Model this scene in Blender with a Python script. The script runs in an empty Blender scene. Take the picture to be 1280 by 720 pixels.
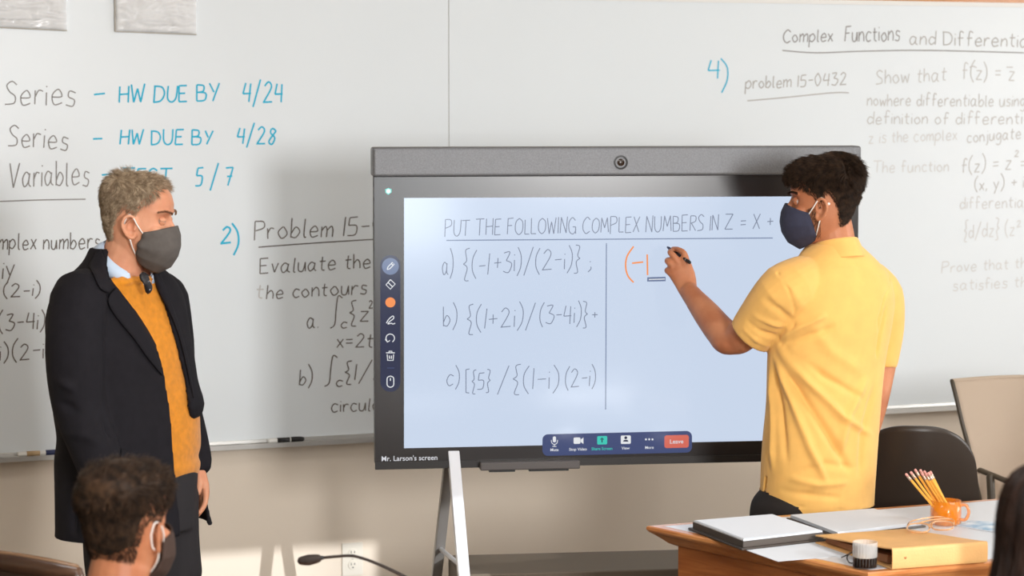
import bpy, bmesh, math, random
import numpy as np
from mathutils import Vector, Matrix, Euler, noise

# ------------------------------------------------------------------ camera, world, lights, exposure
S = bpy.context.scene
COL = S.collection
F = 3000.0                       # focal length in pixels of a 1280 wide frame
H = 1.885                        # camera height
PITCH = math.atan(240 / F)
TH = math.atan(0.39)             # the board wall is turned this much from the picture plane
WALL_Y = 8.44 * math.cos(TH)
cam_d = bpy.data.cameras.new('camera')
cam = bpy.data.objects.new('camera', cam_d); COL.objects.link(cam); S.camera = cam
cam_d.sensor_width = 36; cam_d.lens = F / 1280 * 36
cam.location = (0, 0, H)
cam.rotation_euler = (math.pi / 2 - PITCH, 0, -TH)
cam_d.clip_start = 0.05
cam_d.dof.use_dof = True; cam_d.dof.focus_distance = 6.75; cam_d.dof.aperture_fstop = 4.5

S.view_settings.view_transform = 'Standard'; S.view_settings.look = 'None'
S.view_settings.exposure = 0.0; S.view_settings.gamma = 1
S.view_settings.use_curve_mapping = False

w = bpy.data.worlds.new('sky'); S.world = w; w.use_nodes = True
w.node_tree.nodes['Background'].inputs[0].default_value = (0.62, 0.76, 1.0, 1)
w.node_tree.nodes['Background'].inputs[1].default_value = 1.2

SUN_DIR = Vector((-0.239, 1.274, -0.363)).normalized()
def lamp(name, kind, loc, rot, energy, color, size=None, size_y=None):
    d = bpy.data.lights.new(name, kind); d.energy = energy; d.color = color
    if kind == 'AREA':
        d.shape = 'RECTANGLE'; d.size = size; d.size_y = size_y
    o = bpy.data.objects.new(name, d); COL.objects.link(o); o.location = loc; o.rotation_euler = rot
    return o
sun = lamp('sun', 'SUN', (3.9, -3, 4), (0, 0, 0), 2.7, (0.94, 0.97, 1.0))
sun.data.angle = 0.005
sun.rotation_euler = SUN_DIR.to_track_quat('-Z', 'Y').to_euler()
# daylight through the blinds of the back window and of the side windows
lamp('window_daylight', 'AREA', (2.3, -0.72, 2.06), (math.pi / 2, 0, 0), 255, (1.0, 1.0, 1.0), 0.95, 1.0)
lamp('far_window_daylight', 'AREA', (1.05, -0.72, 1.3), (math.pi / 2, 0, 0), 34, (0.88, 0.95, 1.0), 0.75, 0.7)
lamp('side_daylight', 'AREA', (7.9, 4.2, 1.75), (math.pi / 2, 0, math.pi / 2), 125, (0.97, 0.985, 1.0), 2.4, 1.5)
for lx, ly in ((1.2, 2.2), (4.4, 2.2), (1.2, 4.7), (4.4, 4.7)):
    lamp('ceiling_light_glow', 'AREA', (lx, ly, 3.02), (0, 0, 0), 20, (1.0, 0.985, 0.97), 1.2, 0.6)

# ------------------------------------------------------------------ frames
# plan frame: X right, Y away from the camera, z up.  world frame: the plan turned by -TH so the board wall runs along world x
CP, SP, CT, ST = math.cos(PITCH), math.sin(PITCH), math.cos(TH), math.sin(TH)
def ray(px, py):
    u = (px - 640) / F; v = (py - 360) / F
    return Vector((u, CP - v * SP, -SP - v * CP))
def at(px, py, Z):
    d = ray(px, py); return Vector((0, 0, H)) + d * (Z / d.y)
def at_z(px, py, z):
    d = ray(px, py); return Vector((0, 0, H)) + d * ((z - H) / d.z)
def on_plane(px, py, P, N):
    o = Vector((0, 0, H)); d = ray(px, py)
    return o + d * ((P - o).dot(N) / d.dot(N))
def to_world(p): return Vector((p[0] * CT + p[1] * ST, -p[0] * ST + p[1] * CT, p[2]))
def to_plan(p): return Vector((p[0] * CT - p[1] * ST, p[0] * ST + p[1] * CT, p[2]))
WALL_P = Vector((0, 8.44, 0)); WALL_N = Vector((ST, -CT, 0))      # normal towards the room
def on_wall(px, py, off=0.0):
    return to_world(on_plane(px, py, WALL_P + WALL_N * off, WALL_N))

# ------------------------------------------------------------------ materials
def rgb(r, g, b):
    f = lambda c: (c / 255 / 12.92) if c / 255 <= 0.04045 else ((c / 255 + 0.055) / 1.055) ** 2.4
    return (f(r), f(g), f(b), 1)
def mat(name, col, rough=0.6, metal=0.0, bump=0.0, bscale=200.0, var=0.0, vscale=6.0, spec=0.5, emit=None, estr=1.0,
        trans=0.0, coat=0.0, sss=0.0, kind='noise', stretch=None, col2=None, sheen=0.0, ior=1.45, alpha=1.0):
    m = bpy.data.materials.new(name); m.use_nodes = True
    nt = m.node_tree; N = nt.nodes; L = nt.links; b = N['Principled BSDF']
    b.inputs['Base Color'].default_value = col; b.inputs['Roughness'].default_value = rough
    b.inputs['Metallic'].default_value = metal; b.inputs['Specular IOR Level'].default_value = spec
    b.inputs['Transmission Weight'].default_value = trans; b.inputs['Coat Weight'].default_value = coat
    b.inputs['IOR'].default_value = ior; b.inputs['Alpha'].default_value = alpha
    if coat: b.inputs['Coat Roughness'].default_value = 0.08
    if sss:
        b.inputs['Subsurface Weight'].default_value = sss; b.inputs['Subsurface Scale'].default_value = 0.006
        b.inputs['Subsurface Radius'].default_value = (1, 0.35, 0.2)
    if sheen: b.inputs['Sheen Weight'].default_value = sheen
    if emit: b.inputs['Emission Color'].default_value = emit; b.inputs['Emission Strength'].default_value = estr
    tc = N.new('ShaderNodeTexCoord'); mp = N.new('ShaderNodeMapping'); L.new(tc.outputs['Object'], mp.inputs[0])
    if stretch: mp.inputs['Scale'].default_value = stretch
    if var or col2:
        n = N.new('ShaderNodeTexNoise'); n.inputs['Scale'].default_value = vscale; n.inputs['Detail'].default_value = 5
        L.new(mp.outputs[0], n.inputs[0]); cr = N.new('ShaderNodeValToRGB')
        c = Vector(col[:3]); c2 = Vector(col2[:3]) if col2 else c * (1 - var)
        c1 = c if col2 else c * (1 + var * 0.6)
        cr.color_ramp.elements[0].position = 0.35; cr.color_ramp.elements[1].position = 0.65
        cr.color_ramp.elements[0].color = (*c2, 1); cr.color_ramp.elements[1].color = (*c1, 1)
        L.new(n.outputs['Fac'], cr.inputs[0]); L.new(cr.outputs[0], b.inputs['Base Color'])
    if bump:
        bp = N.new('ShaderNodeBump'); bp.inputs['Strength'].default_value = bump; bp.inputs['Distance'].default_value = 0.002
        if kind == 'noise':
            t = N.new('ShaderNodeTexNoise'); t.inputs['Scale'].default_value = bscale; L.new(mp.outputs[0], t.inputs[0]); L.new(t.outputs['Fac'], bp.inputs['Height'])
        elif kind == 'weave':
            t = N.new('ShaderNodeTexWave'); t.inputs['Scale'].default_value = bscale; t.bands_direction = 'Z'
            t2 = N.new('ShaderNodeTexWave'); t2.inputs['Scale'].default_value = bscale; t2.bands_direction = 'X'
            L.new(mp.outputs[0], t.inputs[0]); L.new(mp.outputs[0], t2.inputs[0])
            a = N.new('ShaderNodeMath'); a.operation = 'ADD'; L.new(t.outputs['Fac'], a.inputs[0]); L.new(t2.outputs['Fac'], a.inputs[1]); L.new(a.outputs[0], bp.inputs['Height'])
        elif kind == 'knit':
            t = N.new('ShaderNodeTexVoronoi'); t.inputs['Scale'].default_value = bscale; L.new(mp.outputs[0], t.inputs[0]); L.new(t.outputs['Distance'], bp.inputs['Height'])
        L.new(bp.outputs[0], b.inputs['Normal'])
    return m
def wood(name, c1, c2, rough=0.35, scale=3.0, stretch=(1, 12, 12)):
    m = mat(name, c1, rough, coat=0.25)
    nt = m.node_tree; N = nt.nodes; L = nt.links; b = N['Principled BSDF']
    tc = N['Texture Coordinate']; mp = N['Mapping']; mp.inputs['Scale'].default_value = stretch
    n = N.new('ShaderNodeTexNoise'); n.inputs['Scale'].default_value = scale; n.inputs['Detail'].default_value = 8; n.inputs['Distortion'].default_value = 1.2
    L.new(mp.outputs[0], n.inputs[0]); cr = N.new('ShaderNodeValToRGB')
    cr.color_ramp.elements[0].position = 0.3; cr.color_ramp.elements[1].position = 0.7
    cr.color_ramp.elements[0].color = c2; cr.color_ramp.elements[1].color = c1
    L.new(n.outputs['Fac'], cr.inputs[0]); L.new(cr.outputs[0], b.inputs['Base Color'])
    return m
def emat(name, col, strength=1.0, gloss=True):
    m = mat(name, (0.005, 0.005, 0.006, 1), 0.12, spec=0.3, emit=col, estr=strength)
    return m

M = {}
M['wall'] = mat('painted_wall', rgb(228, 214, 197), 0.85, bump=0.15, bscale=350)
M['wall_other'] = mat('painted_room_wall', rgb(205, 192, 174), 0.9)
M['ceiling'] = mat('ceiling_tile', rgb(225, 222, 215), 0.9, bump=0.3, bscale=80)
M['carpet'] = mat('grey_carpet', rgb(120, 110, 98), 0.95, bump=0.6, bscale=300, var=0.2, vscale=80)
M['board'] = mat('enamel_whiteboard', rgb(226, 231, 234), 0.32, spec=0.35, var=0.012, vscale=1.5)
M['board_back'] = mat('board_core', rgb(150, 140, 128), 0.8)
M['alu'] = mat('anodised_aluminium', rgb(196, 194, 190), 0.35, 0.6)
M['trim_wood'] = wood('trim_wood', rgb(205, 140, 85), rgb(175, 110, 62))
M['ink_blue'] = mat('turquoise_marker_ink', rgb(6, 178, 214), 0.6)
M['ink_dark'] = mat('brown_black_marker_ink', rgb(104, 96, 90), 0.6)
M['ink_grey'] = mat('grey_marker_ink', rgb(142, 138, 136), 0.6)
M['ink_faint'] = mat('worn_marker_ink', rgb(176, 172, 168), 0.6)
M['ink_ghost'] = mat('nearly_wiped_marker_ink', rgb(211, 210, 208), 0.6)
M['ink_ghost2'] = mat('wiped_marker_ink', rgb(197, 195, 192), 0.6)
M['plastic_white'] = mat('white_plastic', rgb(232, 230, 225), 0.4)
M['plastic_ivory'] = mat('ivory_plastic', rgb(226, 219, 206), 0.35)
M['plastic_black'] = mat('black_plastic', rgb(28, 26, 26), 0.4)
M['plastic_blue'] = mat('blue_plastic', rgb(44, 52, 92), 0.4)
M['paper'] = mat('white_paper', rgb(208, 212, 218), 0.8, bump=0.05, bscale=30)

# ------------------------------------------------------------------ object helpers
def tag(o, label=None, cat=None, group=None, kind=None):
    if label: o['label'] = label
    if cat: o['category'] = cat
    if group: o['group'] = group
    if kind: o['kind'] = kind
    return o
def root(name, p, label, cat, group=None, plan=True, yaw=0.0):
    """Empty at the base of a thing; p in the plan frame (or world when plan=False)."""
    o = bpy.data.objects.new(name, None); COL.objects.link(o); o.empty_display_size = 0.1
    o.location = to_world(p) if plan else Vector(p)
    o.rotation_euler = (0, 0, (-TH if plan else 0) + yaw)
    o['plan'] = [float(p[0]), float(p[1]), float(p[2])]
    return tag(o, label, cat, group)
class Soup:
    """vertices and faces gathered in one frame, linked as one mesh object"""
    def __init__(s, origin=(0, 0, 0)): s.v = []; s.f = []; s.o = Vector(origin)
    def add(s, vs, fs):
        n = len(s.v); s.v.extend([Vector(v) for v in vs]); s.f.extend([[i + n for i in f] for f in fs]); return s
    def box(s, c, d, R=None):
        c = Vector(c); x, y, z = d[0] / 2, d[1] / 2, d[2] / 2
        vs = [Vector((a, b, e)) for e in (-z, z) for a, b in ((-x, -y), (x, -y), (x, y), (-x, y))]
        if R is not None: vs = [R @ v for v in vs]
        return s.add([v + c for v in vs], [(3, 2, 1, 0), (4, 5, 6, 7), (0, 1, 5, 4), (1, 2, 6, 5), (2, 3, 7, 6), (3, 0, 4, 7)])
    def prism(s, pts, vec):
        n = len(pts); pts = [Vector(p) for p in pts]; vec = Vector(vec)
        return s.add(pts + [p + vec for p in pts], [list(range(n))[::-1], list(range(n, 2 * n))] + [(i, (i + 1) % n, n + (i + 1) % n, n + i) for i in range(n)])
    def tube(s, pts, r, n=12, sub=4, smooth=True, cap=True, flat=1.0, up=None):
        pts = [Vector(p) for p in pts]
        rr = list(r) if hasattr(r, '__len__') else [r] * len(pts)
        if smooth and len(pts) > 2: pts, rr = catmull(pts, rr, sub)
        k = len(pts); T = []
        for i in range(k):
            t = pts[min(i + 1, k - 1)] - pts[max(i - 1, 0)]; T.append(t.normalized() if t.length > 1e-9 else Vector((0, 0, 1)))
        u = Vector(up) if up is not None else (Vector((0, 0, 1)) if abs(T[0].z) < 0.9 else Vector((1, 0, 0)))
        u = (u - T[0] * u.dot(T[0])).normalized()
        vs = []; fs = []
        def ring(c, uu, t, rad):
            ww = t.cross(uu)
            for j in range(n):
                a = 2 * math.pi * j / n; vs.append(c + uu * math.cos(a) * rad * flat + ww * math.sin(a) * rad)
        rings = 0
        if cap:
            for q in (0.95, 0.6): ring(pts[0] - T[0] * rr[0] * q * 0.9, u, T[0], rr[0] * math.sqrt(max(0, 1 - q * q))); rings += 1
        for i in range(k):
            if i: u = (u - T[i] * u.dot(T[i])).normalized()
            ring(pts[i], u, T[i], rr[i]); rings += 1
        if cap:
            for q in (0.6, 0.95): ring(pts[-1] + T[-1] * rr[-1] * q * 0.9, u, T[-1], rr[-1] * math.sqrt(max(0, 1 - q * q))); rings += 1
        for i in range(rings - 1):
            for j in range(n): fs.append((i * n + j, i * n + (j + 1) % n, (i + 1) * n + (j + 1) % n, (i + 1) * n + j))
        fs.append(list(range(n))[::-1]); fs.append([(rings - 1) * n + j for j in range(n)])
        return s.add(vs, fs)
    def rings(s, rs, caps=True, closed=True):
        """rs: list of lists of points, all the same length"""
        n = len(rs[0]); vs = [p for r in rs for p in r]; fs = []
        m = n if closed else n - 1
        for i in range(len(rs) - 1):
            for j in range(m): fs.append((i * n + j, i * n + (j + 1) % n, (i + 1) * n + (j + 1) % n, (i + 1) * n + j))
        if caps and closed: fs.append(list(range(n))[::-1]); fs.append([(len(rs) - 1) * n + j for j in range(n)])
        return s.add(vs, fs)
    def ball(s, c, r, n=16, m=10, R=None):
        c = Vector(c); r = r if hasattr(r, '__len__') else (r, r, r); rs = []
        for i in range(1, m):
            a = math.pi * i / m - math.pi / 2
            ring = [Vector((math.cos(a) * math.cos(2 * math.pi * j / n) * r[0], math.cos(a) * math.sin(2 * math.pi * j / n) * r[1], math.sin(a) * r[2])) for j in range(n)]
            rs.append([c + (R @ p if R is not None else p) for p in ring])
        return s.rings(rs)
    def lathe(s, prof, c=(0, 0, 0), n=32, R=None):
        c = Vector(c)
        rs = [[c + ((R @ p) if R is not None else p) for p in [Vector((r * math.cos(2 * math.pi * j / n), r * math.sin(2 * math.pi * j / n), z)) for j in range(n)]] for r, z in prof]
        return s.rings(rs)
    def mesh(s, name, smooth=False, fix=True):
        me = bpy.data.meshes.new(name)
        me.from_pydata([tuple(v - s.o) for v in s.v], [], s.f); me.update()
        if fix:
            bm = bmesh.new(); bm.from_mesh(me); bmesh.ops.recalc_face_normals(bm, faces=bm.faces); bm.to_mesh(me); bm.free()
        if smooth: me.shade_smooth()
        return me
    def build(s, name, m, parent=None, smooth=False, bevel=0.0, seg=2, auto=None, fix=True):
        o = link(name, s.mesh(name, smooth, fix), m, parent)
        if bevel:
            b = o.modifiers.new('bevel', 'BEVEL'); b.width = bevel; b.segments = seg; b.limit_method = 'ANGLE'; b.angle_limit = 0.7
            if not smooth: o.data.shade_flat()
        return o
def link(name, me, m, parent=None):
    o = bpy.data.objects.new(name, me); COL.objects.link(o)
    if m is not None: me.materials.append(m)
    if parent is not None: o.parent = parent
    return o
def catmull(pts, rr, sub):
    P = []; R = []
    k = len(pts)
    for i in range(k - 1):
        p0, p1, p2, p3 = pts[max(i - 1, 0)], pts[i], pts[i + 1], pts[min(i + 2, k - 1)]
        for j in range(sub):
            t = j / sub; t2 = t * t; t3 = t2 * t
            P.append(0.5 * ((2 * p1) + (p2 - p0) * t + (2 * p0 - 5 * p1 + 4 * p2 - p3) * t2 + (3 * p1 - p0 - 3 * p2 + p3) * t3))
            R.append(rr[i] * (1 - t) + rr[i + 1] * t)
    P.append(pts[-1]); R.append(rr[-1])
    return P, R
def struct(name, soup, m, **k):
    o = soup.build(name, m, **k); o['kind'] = 'structure'; return o

# ------------------------------------------------------------------ the room (world frame)
X0, X1, Y0, Y1, ZC = -2.4, 8.0, -0.8, WALL_Y, 3.1
struct('floor', Soup().box(((X0 + X1) / 2, (Y0 + Y1) / 2, -0.05), (X1 - X0 + 0.4, Y1 - Y0 + 0.4, 0.1)), M['carpet'])
struct('ceiling', Soup().box(((X0 + X1) / 2, (Y0 + Y1) / 2, ZC + 0.05), (X1 - X0 + 0.4, Y1 - Y0 + 0.4, 0.1)), M['ceiling'])
struct('wall_front', Soup().box(((X0 + X1) / 2, Y1 + 0.1, ZC / 2), (X1 - X0 + 0.4, 0.2, ZC)), M['wall'])
struct('wall_left', Soup().box((X0 - 0.1, (Y0 + Y1) / 2, ZC / 2), (0.2, Y1 - Y0, ZC)), M['wall_other'])
struct('wall_right', Soup().box((X1 + 0.1, (Y0 + Y1) / 2, ZC / 2), (0.2, Y1 - Y0, ZC)), M['wall_other'])
s = Soup()                                  # back wall with one unshaded window pane letting the sun in
sx0, sx1, sz0, sz1 = 3.50, 4.22, 2.05, 2.86
s.box(((X0 + sx0) / 2, Y0 - 0.1, ZC / 2), (sx0 - X0, 0.2, ZC)); s.box(((X1 + sx1) / 2, Y0 - 0.1, ZC / 2), (X1 - sx1, 0.2, ZC))
s.box(((sx0 + sx1) / 2, Y0 - 0.1, sz0 / 2), (sx1 - sx0, 0.2, sz0)); s.box(((sx0 + sx1) / 2, Y0 - 0.1, (sz1 + ZC) / 2), (sx1 - sx0, 0.2, ZC - sz1))
struct('wall_back', s, M['wall_other'])
# low baseboard on the board wall
struct('baseboard_front', Soup().box(((X0 + X1) / 2, Y1 - 0.008, 0.05), (X1 - X0, 0.016, 0.1)), mat('rubber_baseboard', rgb(92, 84, 74), 0.6))
# ------------------------------------------------------------------ handwriting
# glyphs drawn as strokes on a grid: capitals 60 high, small letters 36 high; ~ marks a curved stroke
G = {
'A': '0,0 20,60 40,0;7,22 33,22', 'B': '0,0 0,60;~0,60 26,56 24,36 2,32;~2,32 34,28 30,3 0,0', 'C': '~38,50 22,61 3,42 2,16 18,-1 38,8',
'D': '0,0 0,60;~-4,60 26,56 38,32 26,6 -2,0', 'E': '0,0 0,60;0,60 30,61;0,31 24,32;0,0 31,1', 'F': '0,0 2,60;0,60 30,62;1,33 24,34',
'G': '~36,50 20,61 2,42 4,10 22,-1 36,10 37,25;37,26 22,26;37,26 37,0', 'H': '0,0 0,60;34,0 34,61;0,30 34,32', 'I': '0,0 0,60',
'L': '0,60 0,0 26,0', 'M': '0,0 6,60 22,18 38,60 44,0', 'N': '0,0 2,60 32,0 34,62', 'O': '~20,60 3,46 2,16 20,0 38,14 38,46 20,60',
'P': '0,-4 2,60;~2,60 30,58 32,38 4,28', 'R': '0,0 0,60;~0,60 28,58 28,38 2,30;6,30 32,0', 'S': '~32,52 18,61 4,50 12,34 28,22 26,4 0,0',
'T': '18,0 18,60;-4,60 40,61', 'U': '~0,60 2,14 18,-1 34,14 36,60', 'V': '0,60 14,0 36,60', 'W': '0,60 10,0 22,46 34,0 46,62',
'X': '0,0 34,60;2,60 32,0', 'Y': '0,60 16,30;34,60 12,0', 'Z': '0,60 36,60 0,0 38,0',
'a': '~26,30 12,37 0,20 8,0 22,10 27,34;~27,34 25,8 34,0', 'b': '0,60 1,0;~1,12 14,32 27,18 16,0 1,3', 'c': '~26,32 10,37 0,18 10,0 26,5',
'd': '~26,26 10,34 0,16 10,0 24,10;27,60 27,0', 'e': '~1,18 26,20 16,37 1,22 8,0 28,5', 'f': '~24,56 12,62 8,44 8,0;0,32 22,34',
'g': '~26,30 12,37 0,20 12,4 26,26;~26,34 26,-8 14,-22 0,-16', 'h': '0,60 0,0;~0,20 14,36 24,24 25,0', 'i': '0,34 0,0;0,48 1,51',
'j': '~8,34 8,-8 0,-20;8,48 9,51', 'k': '0,60 0,0;24,36 0,14;8,20 26,0', 'l': '~4,58 3,6 10,0', 'm': '0,36 0,0;~0,22 12,36 18,24 18,0;~18,22 32,36 38,24 38,0',
'n': '0,36 0,0;~0,20 14,36 24,24 25,0', 'o': '~14,36 0,20 12,0 28,14 16,36', 'p': '0,34 -2,-24;~0,26 16,38 28,20 14,2 0,8',
'q': '~26,28 10,36 0,18 12,2 26,20;26,34 26,-24', 'r': '0,36 1,0;~1,20 10,36 22,34', 's': '~24,32 8,36 6,22 22,14 18,-1 0,2', 't': '~10,54 9,8 20,1;0,36 22,37',
'u': '~0,36 2,4 18,2 25,34;25,36 27,0', 'v': '0,36 12,0 24,37', 'w': '0,36 8,0 18,30 28,0 36,37', 'x': '0,0 24,36;1,36 24,0', 'y': '0,36 13,6;27,37 4,-22',
'z': '0,36 24,36 0,0 26,0', '0': '~16,60 1,34 14,0 31,28 16,60', '1': '2,60 0,0', '2': '~2,48 16,60 28,44 4,4 0,0;0,0 34,1', '3': '~2,56 26,58 12,34;~12,34 34,24 22,0 0,4',
'4': '8,60 0,26 32,27;28,58 26,0', '5': '8,58 4,34;~4,34 30,32 26,4 0,1;8,59 34,61', '7': '0,58 34,60 14,0;8,30 32,31', '8': '~28,52 12,60 6,44 26,24 16,0 2,12 26,46 28,52',
'-': '0,28 24,29', '_': '0,28 46,29', '/': '0,-14 30,72', '(': '~16,74 2,48 2,14 16,-12', ')': '~0,74 14,48 14,14 0,-12', '{': '~22,76 8,70 13,42 2,32;~2,32 16,20 8,-12 22,-16',
'}': '~0,76 16,70 10,42 20,32;~20,32 6,20 14,-12 0,-16', '[': '18,74 0,72 2,-12 18,-14', '=': '0,36 26,37;0,20 26,21', '+': '0,28 28,29;14,42 14,14', ',': '4,6 0,-8',
'.': '0,0 3,2', ';': '4,30 5,34;~6,12 6,2 0,-10', '$': '~30,70 18,76 14,40 12,0 0,-10', "'": '0,60 0,50', '~': '~0,56 10,62 20,54',
}
GL = {}
def glyph(ch):
    if ch in GL: return GL[ch]
    out = []
    for st in G[ch].split(';'):
        curved = st.startswith('~'); st = st.lstrip('~')
        pts = [Vector((float(a), float(b), 0)) for a, b in (p.split(',') for p in st.split(' '))]
        if curved: pts, _ = catmull(pts, [0] * len(pts), 5); out.append(pts)
        else: out += [[p, q] for p, q in zip(pts, pts[1:])]
    wdt = max(p.x for st in out for p in st)
    GL[ch] = (out, wdt); return GL[ch]
RNG = random.Random(4)
def layout(text, gap=11, space=26):
    x = 0; strokes = []
    for ch in text:
        if ch == ' ': x += space; continue
        g, wd = glyph(ch); j = RNG.uniform(-2, 2); sc = RNG.uniform(0.94, 1.07); sl = RNG.uniform(0.0, 0.1)
        for st in g: strokes.append([((x + p.x * sc + p.y * sl), p.y * sc + j) for p in st])
        x += wd * sc + gap + RNG.uniform(-1.5, 1.5)
    return strokes, max(1, x - gap)
RC = [0]
def ribbon(soup, pts, wd, nrm):
    """flat ink stroke through 3d points lying in a plane with normal nrm"""
    n = len(pts)
    if n < 2: return
    RC[0] += 1; lift = nrm * (0.00002 * (RC[0] % 23)); pts = [p + lift for p in pts]
    vs = []
    for i in range(n):
        t = (pts[min(i + 1, n - 1)] - pts[max(i - 1, 0)])
        if t.length < 1e-9: t = Vector((1, 0, 0))
        side = nrm.cross(t.normalized()) * wd / 2
        vs += [pts[i] - side, pts[i] + side]
    soup.add(vs, [(2 * i, 2 * i + 2, 2 * i + 3, 2 * i + 1) for i in range(n - 1)])
def write(text, p0, p1, cap, proj, wd, nrm, soup):
    """text from pixel p0 to pixel p1 along the baseline, capitals cap pixels high"""
    st, tw = layout(text); dx = (p1[0] - p0[0]) / tw; dy = (p1[1] - p0[1]) / tw
    for s_ in st:
        pts = [proj(p0[0] + x * dx, p0[1] + x * dy - y / 60 * cap) for x, y in s_]
        ribbon(soup, pts, wd, nrm)
def stroke(pp, proj, wd, nrm, soup, smooth=True):
    pts = [proj(*p) for p in pp]
    if smooth and len(pts) > 2: pts, _ = catmull(pts, [0] * len(pts), 5)
    ribbon(soup, pts, wd, nrm)

# ------------------------------------------------------------------ whiteboard
bz0 = on_wall(250, 556)[2]; bz1 = on_wall(1280, 9.5)[2]
bxl = on_wall(-160, 300)[0]; bxs = on_wall(558, 100)[0]; bxr = on_wall(1500, 300)[0]
BY = Y1 - 0.025                           # face of the board
wb = root('whiteboard', (bxs, Y1, bz0), 'long white enamel whiteboard across the wall, covered in handwritten mathematics', 'whiteboard', plan=False)
wo = wb.location
def wpart(name, soup, m, **k):
    soup.o = Vector(wo); return soup.build(name, m, wb, **k)
for a, b in ((bxl, bxs - 0.0012), (bxs + 0.0012, bxr)):
    wpart('board_panel', Soup().box(((a + b) / 2, Y1 - 0.0125, (bz0 + bz1) / 2), (b - a, 0.025, bz1 - bz0)), M['board'])
wpart('seam_strip', Soup().box((bxs, Y1 - 0.011, (bz0 + bz1) / 2), (0.0023, 0.022, bz1 - bz0)), M['board_back'])
wpart('top_rail', Soup().box(((bxl + bxr) / 2, Y1 - 0.016, bz1 + 0.008), (bxr - bxl, 0.032, 0.016)), mat('pale_rail', rgb(228, 226, 222), 0.4))
s = Soup(); prof = [(0, 0.012), (-0.034, 0.012), (-0.036, 0.002), (-0.070, -0.004), (-0.074, 0.004), (-0.078, 0.004), (-0.078, -0.012), (-0.03, -0.016), (0, -0.022)]
s.prism([(bxl, Y1 + y, bz0 + z) for y, z in prof], (bxr - bxl, 0, 0)); wpart('marker_tray', s, M['alu'])
BTRAY = bz0 - 0.002
struct('trim_1', Soup().box(((bxl + bxr) / 2, Y1 - 0.012, bz1 + 0.016 + 0.035), (bxr - bxl, 0.024, 0.07)), M['trim_wood'])
WN = Vector((0, -1, 0))
def pw(px, py):                             # pixel -> point on the board face, ink lies 0.6 mm proud
    d = to_world(ray(px, py)); o = Vector((0, 0, H)); return o + d * ((BY - 0.0006 - o.y) / d.y)
def hand(items, m, wd, label):
    s = Soup(wo)
    for it in items:
        if it[0] == 'line': stroke(it[1], pw, wd, WN, s)
        else: write(*it, pw, wd, WN, s)
    o = s.build('handwritten_text', M[m], wb, fix=False); o['label'] = label; o['kind'] = 'stuff'; return o
hand([('Series', (6, 130), (94, 132), 30), ('Series', (10, 183), (84, 187), 27), ('Variables', (12, 234), (111, 231), 30),
      ('line', [(-5, 252), (50, 250), (107, 249)])], 'ink_grey', 0.004, 'grey handwritten list of due topics')
hand([('_', (117, 133), (131, 132), 30), ('HW DUE BY', (149, 128), (274, 126), 21), ('4/24', (303, 128), (353, 127), 24), ('-', (116, 186), (127, 186), 26), ('HW DUE BY', (150, 181), (265, 181), 18),
      ('4/28', (296, 180), (343, 180), 21), ('-', (126, 232), (139, 231), 28), ('TEST', (153, 231), (214, 231), 20), ('5 / 7', (244, 232), (290, 232), 23)], 'ink_blue', 0.0055, 'turquoise handwritten homework dates')
hand([('2', (276, 304), (288, 303), 20), ('line', [(290, 279), (297, 290), (298, 305), (292, 319)])], 'ink_blue', 0.0065, 'turquoise number 2 and bracket')
hand([('omplex numbers', (-12, 312), (124, 311), 20), ('iy', (3, 348), (17, 346), 24), ('(2-i)', (4, 371), (50, 370), 16), ('(3-4i)', (-2, 414), (55, 411), 20), ('2', (58, 396), (64, 396), 10), ('i)(2-i)', (0, 451), (64, 447), 20)],
     'ink_dark', 0.004, 'dark handwritten complex number exercise at the left end of the board')
hand([('Problem 15-0', (318, 299), (478, 293), 23), ('line', [(323, 309), (390, 304), (470, 299)]), ('Evaluate the f', (325, 342), (482, 334), 18), ('he contours in', (333, 374), (483, 366), 18), ('a.', (384, 410), (398, 409), 20),
      ('$', (413, 406), (426, 405), 26), ('c', (426, 410), (433, 410), 12), ('{z', (436, 402), (461, 401), 20), ('2', (461, 385), (466, 385), 9), ('x=2t', (421, 434), (466, 434), 17), ('b)', (374, 482), (390, 481), 20),
      ('$', (406, 478), (420, 477), 26), ('c', (420, 483), (428, 483), 12), ('{1/z', (430, 475), (478, 474), 20), ('circula', (414, 515), (476, 513), 16)], 'ink_dark', 0.004, 'dark handwritten contour integral problem beside the display')
hand([('t', (320, 373), (328, 373), 18)], 'ink_ghost2', 0.0045, 'half wiped letter')
hand([('4', (885, 98), (899, 98), 22), ('line', [(901, 73), (909, 84), (909, 100), (902, 116)])], 'ink_blue', 0.005, 'turquoise number 4 and bracket')
hand([('Complex', (979, 53), (1041, 52), 16), ('Functions', (1056, 52), (1124, 51), 19), ('line', [(978, 63), (1020, 66), (1080, 64), (1160, 63), (1280, 66)])], 'ink_grey', 0.0042, 'grey heading above the worn problem text')
hand([('and Differentiation', (1137, 55), (1320, 60), 17), ('problem 15-0432', (932, 111), (1058, 106), 15), ('line', [(934, 126), (980, 122), (1040, 116), (1061, 116)])], 'ink_faint', 0.0042, 'worn grey problem number')
hand([('Show that', (1095, 105), (1183, 101), 17), ('f(z) = z', (1203, 99), (1268, 101), 19), ('~', (1212, 97), (1220, 97), 14), ('line', [(1258, 84), (1266, 84)]), ('nowhere differentiable using the', (1084, 132), (1310, 133), 15),
      ('definition of differentiab', (1084, 155), (1300, 155), 15), ('conjugate', (1209, 178), (1276, 173), 14), ('f(z) = z', (1202, 216), (1264, 212), 17), ('2', (1268, 196), (1273, 196), 8), ('= x', (1276, 212), (1300, 212), 17), ('(x, y) + iv', (1218, 238), (1288, 234), 15)],
     'ink_ghost2', 0.0042, 'faint worn problem text')
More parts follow.
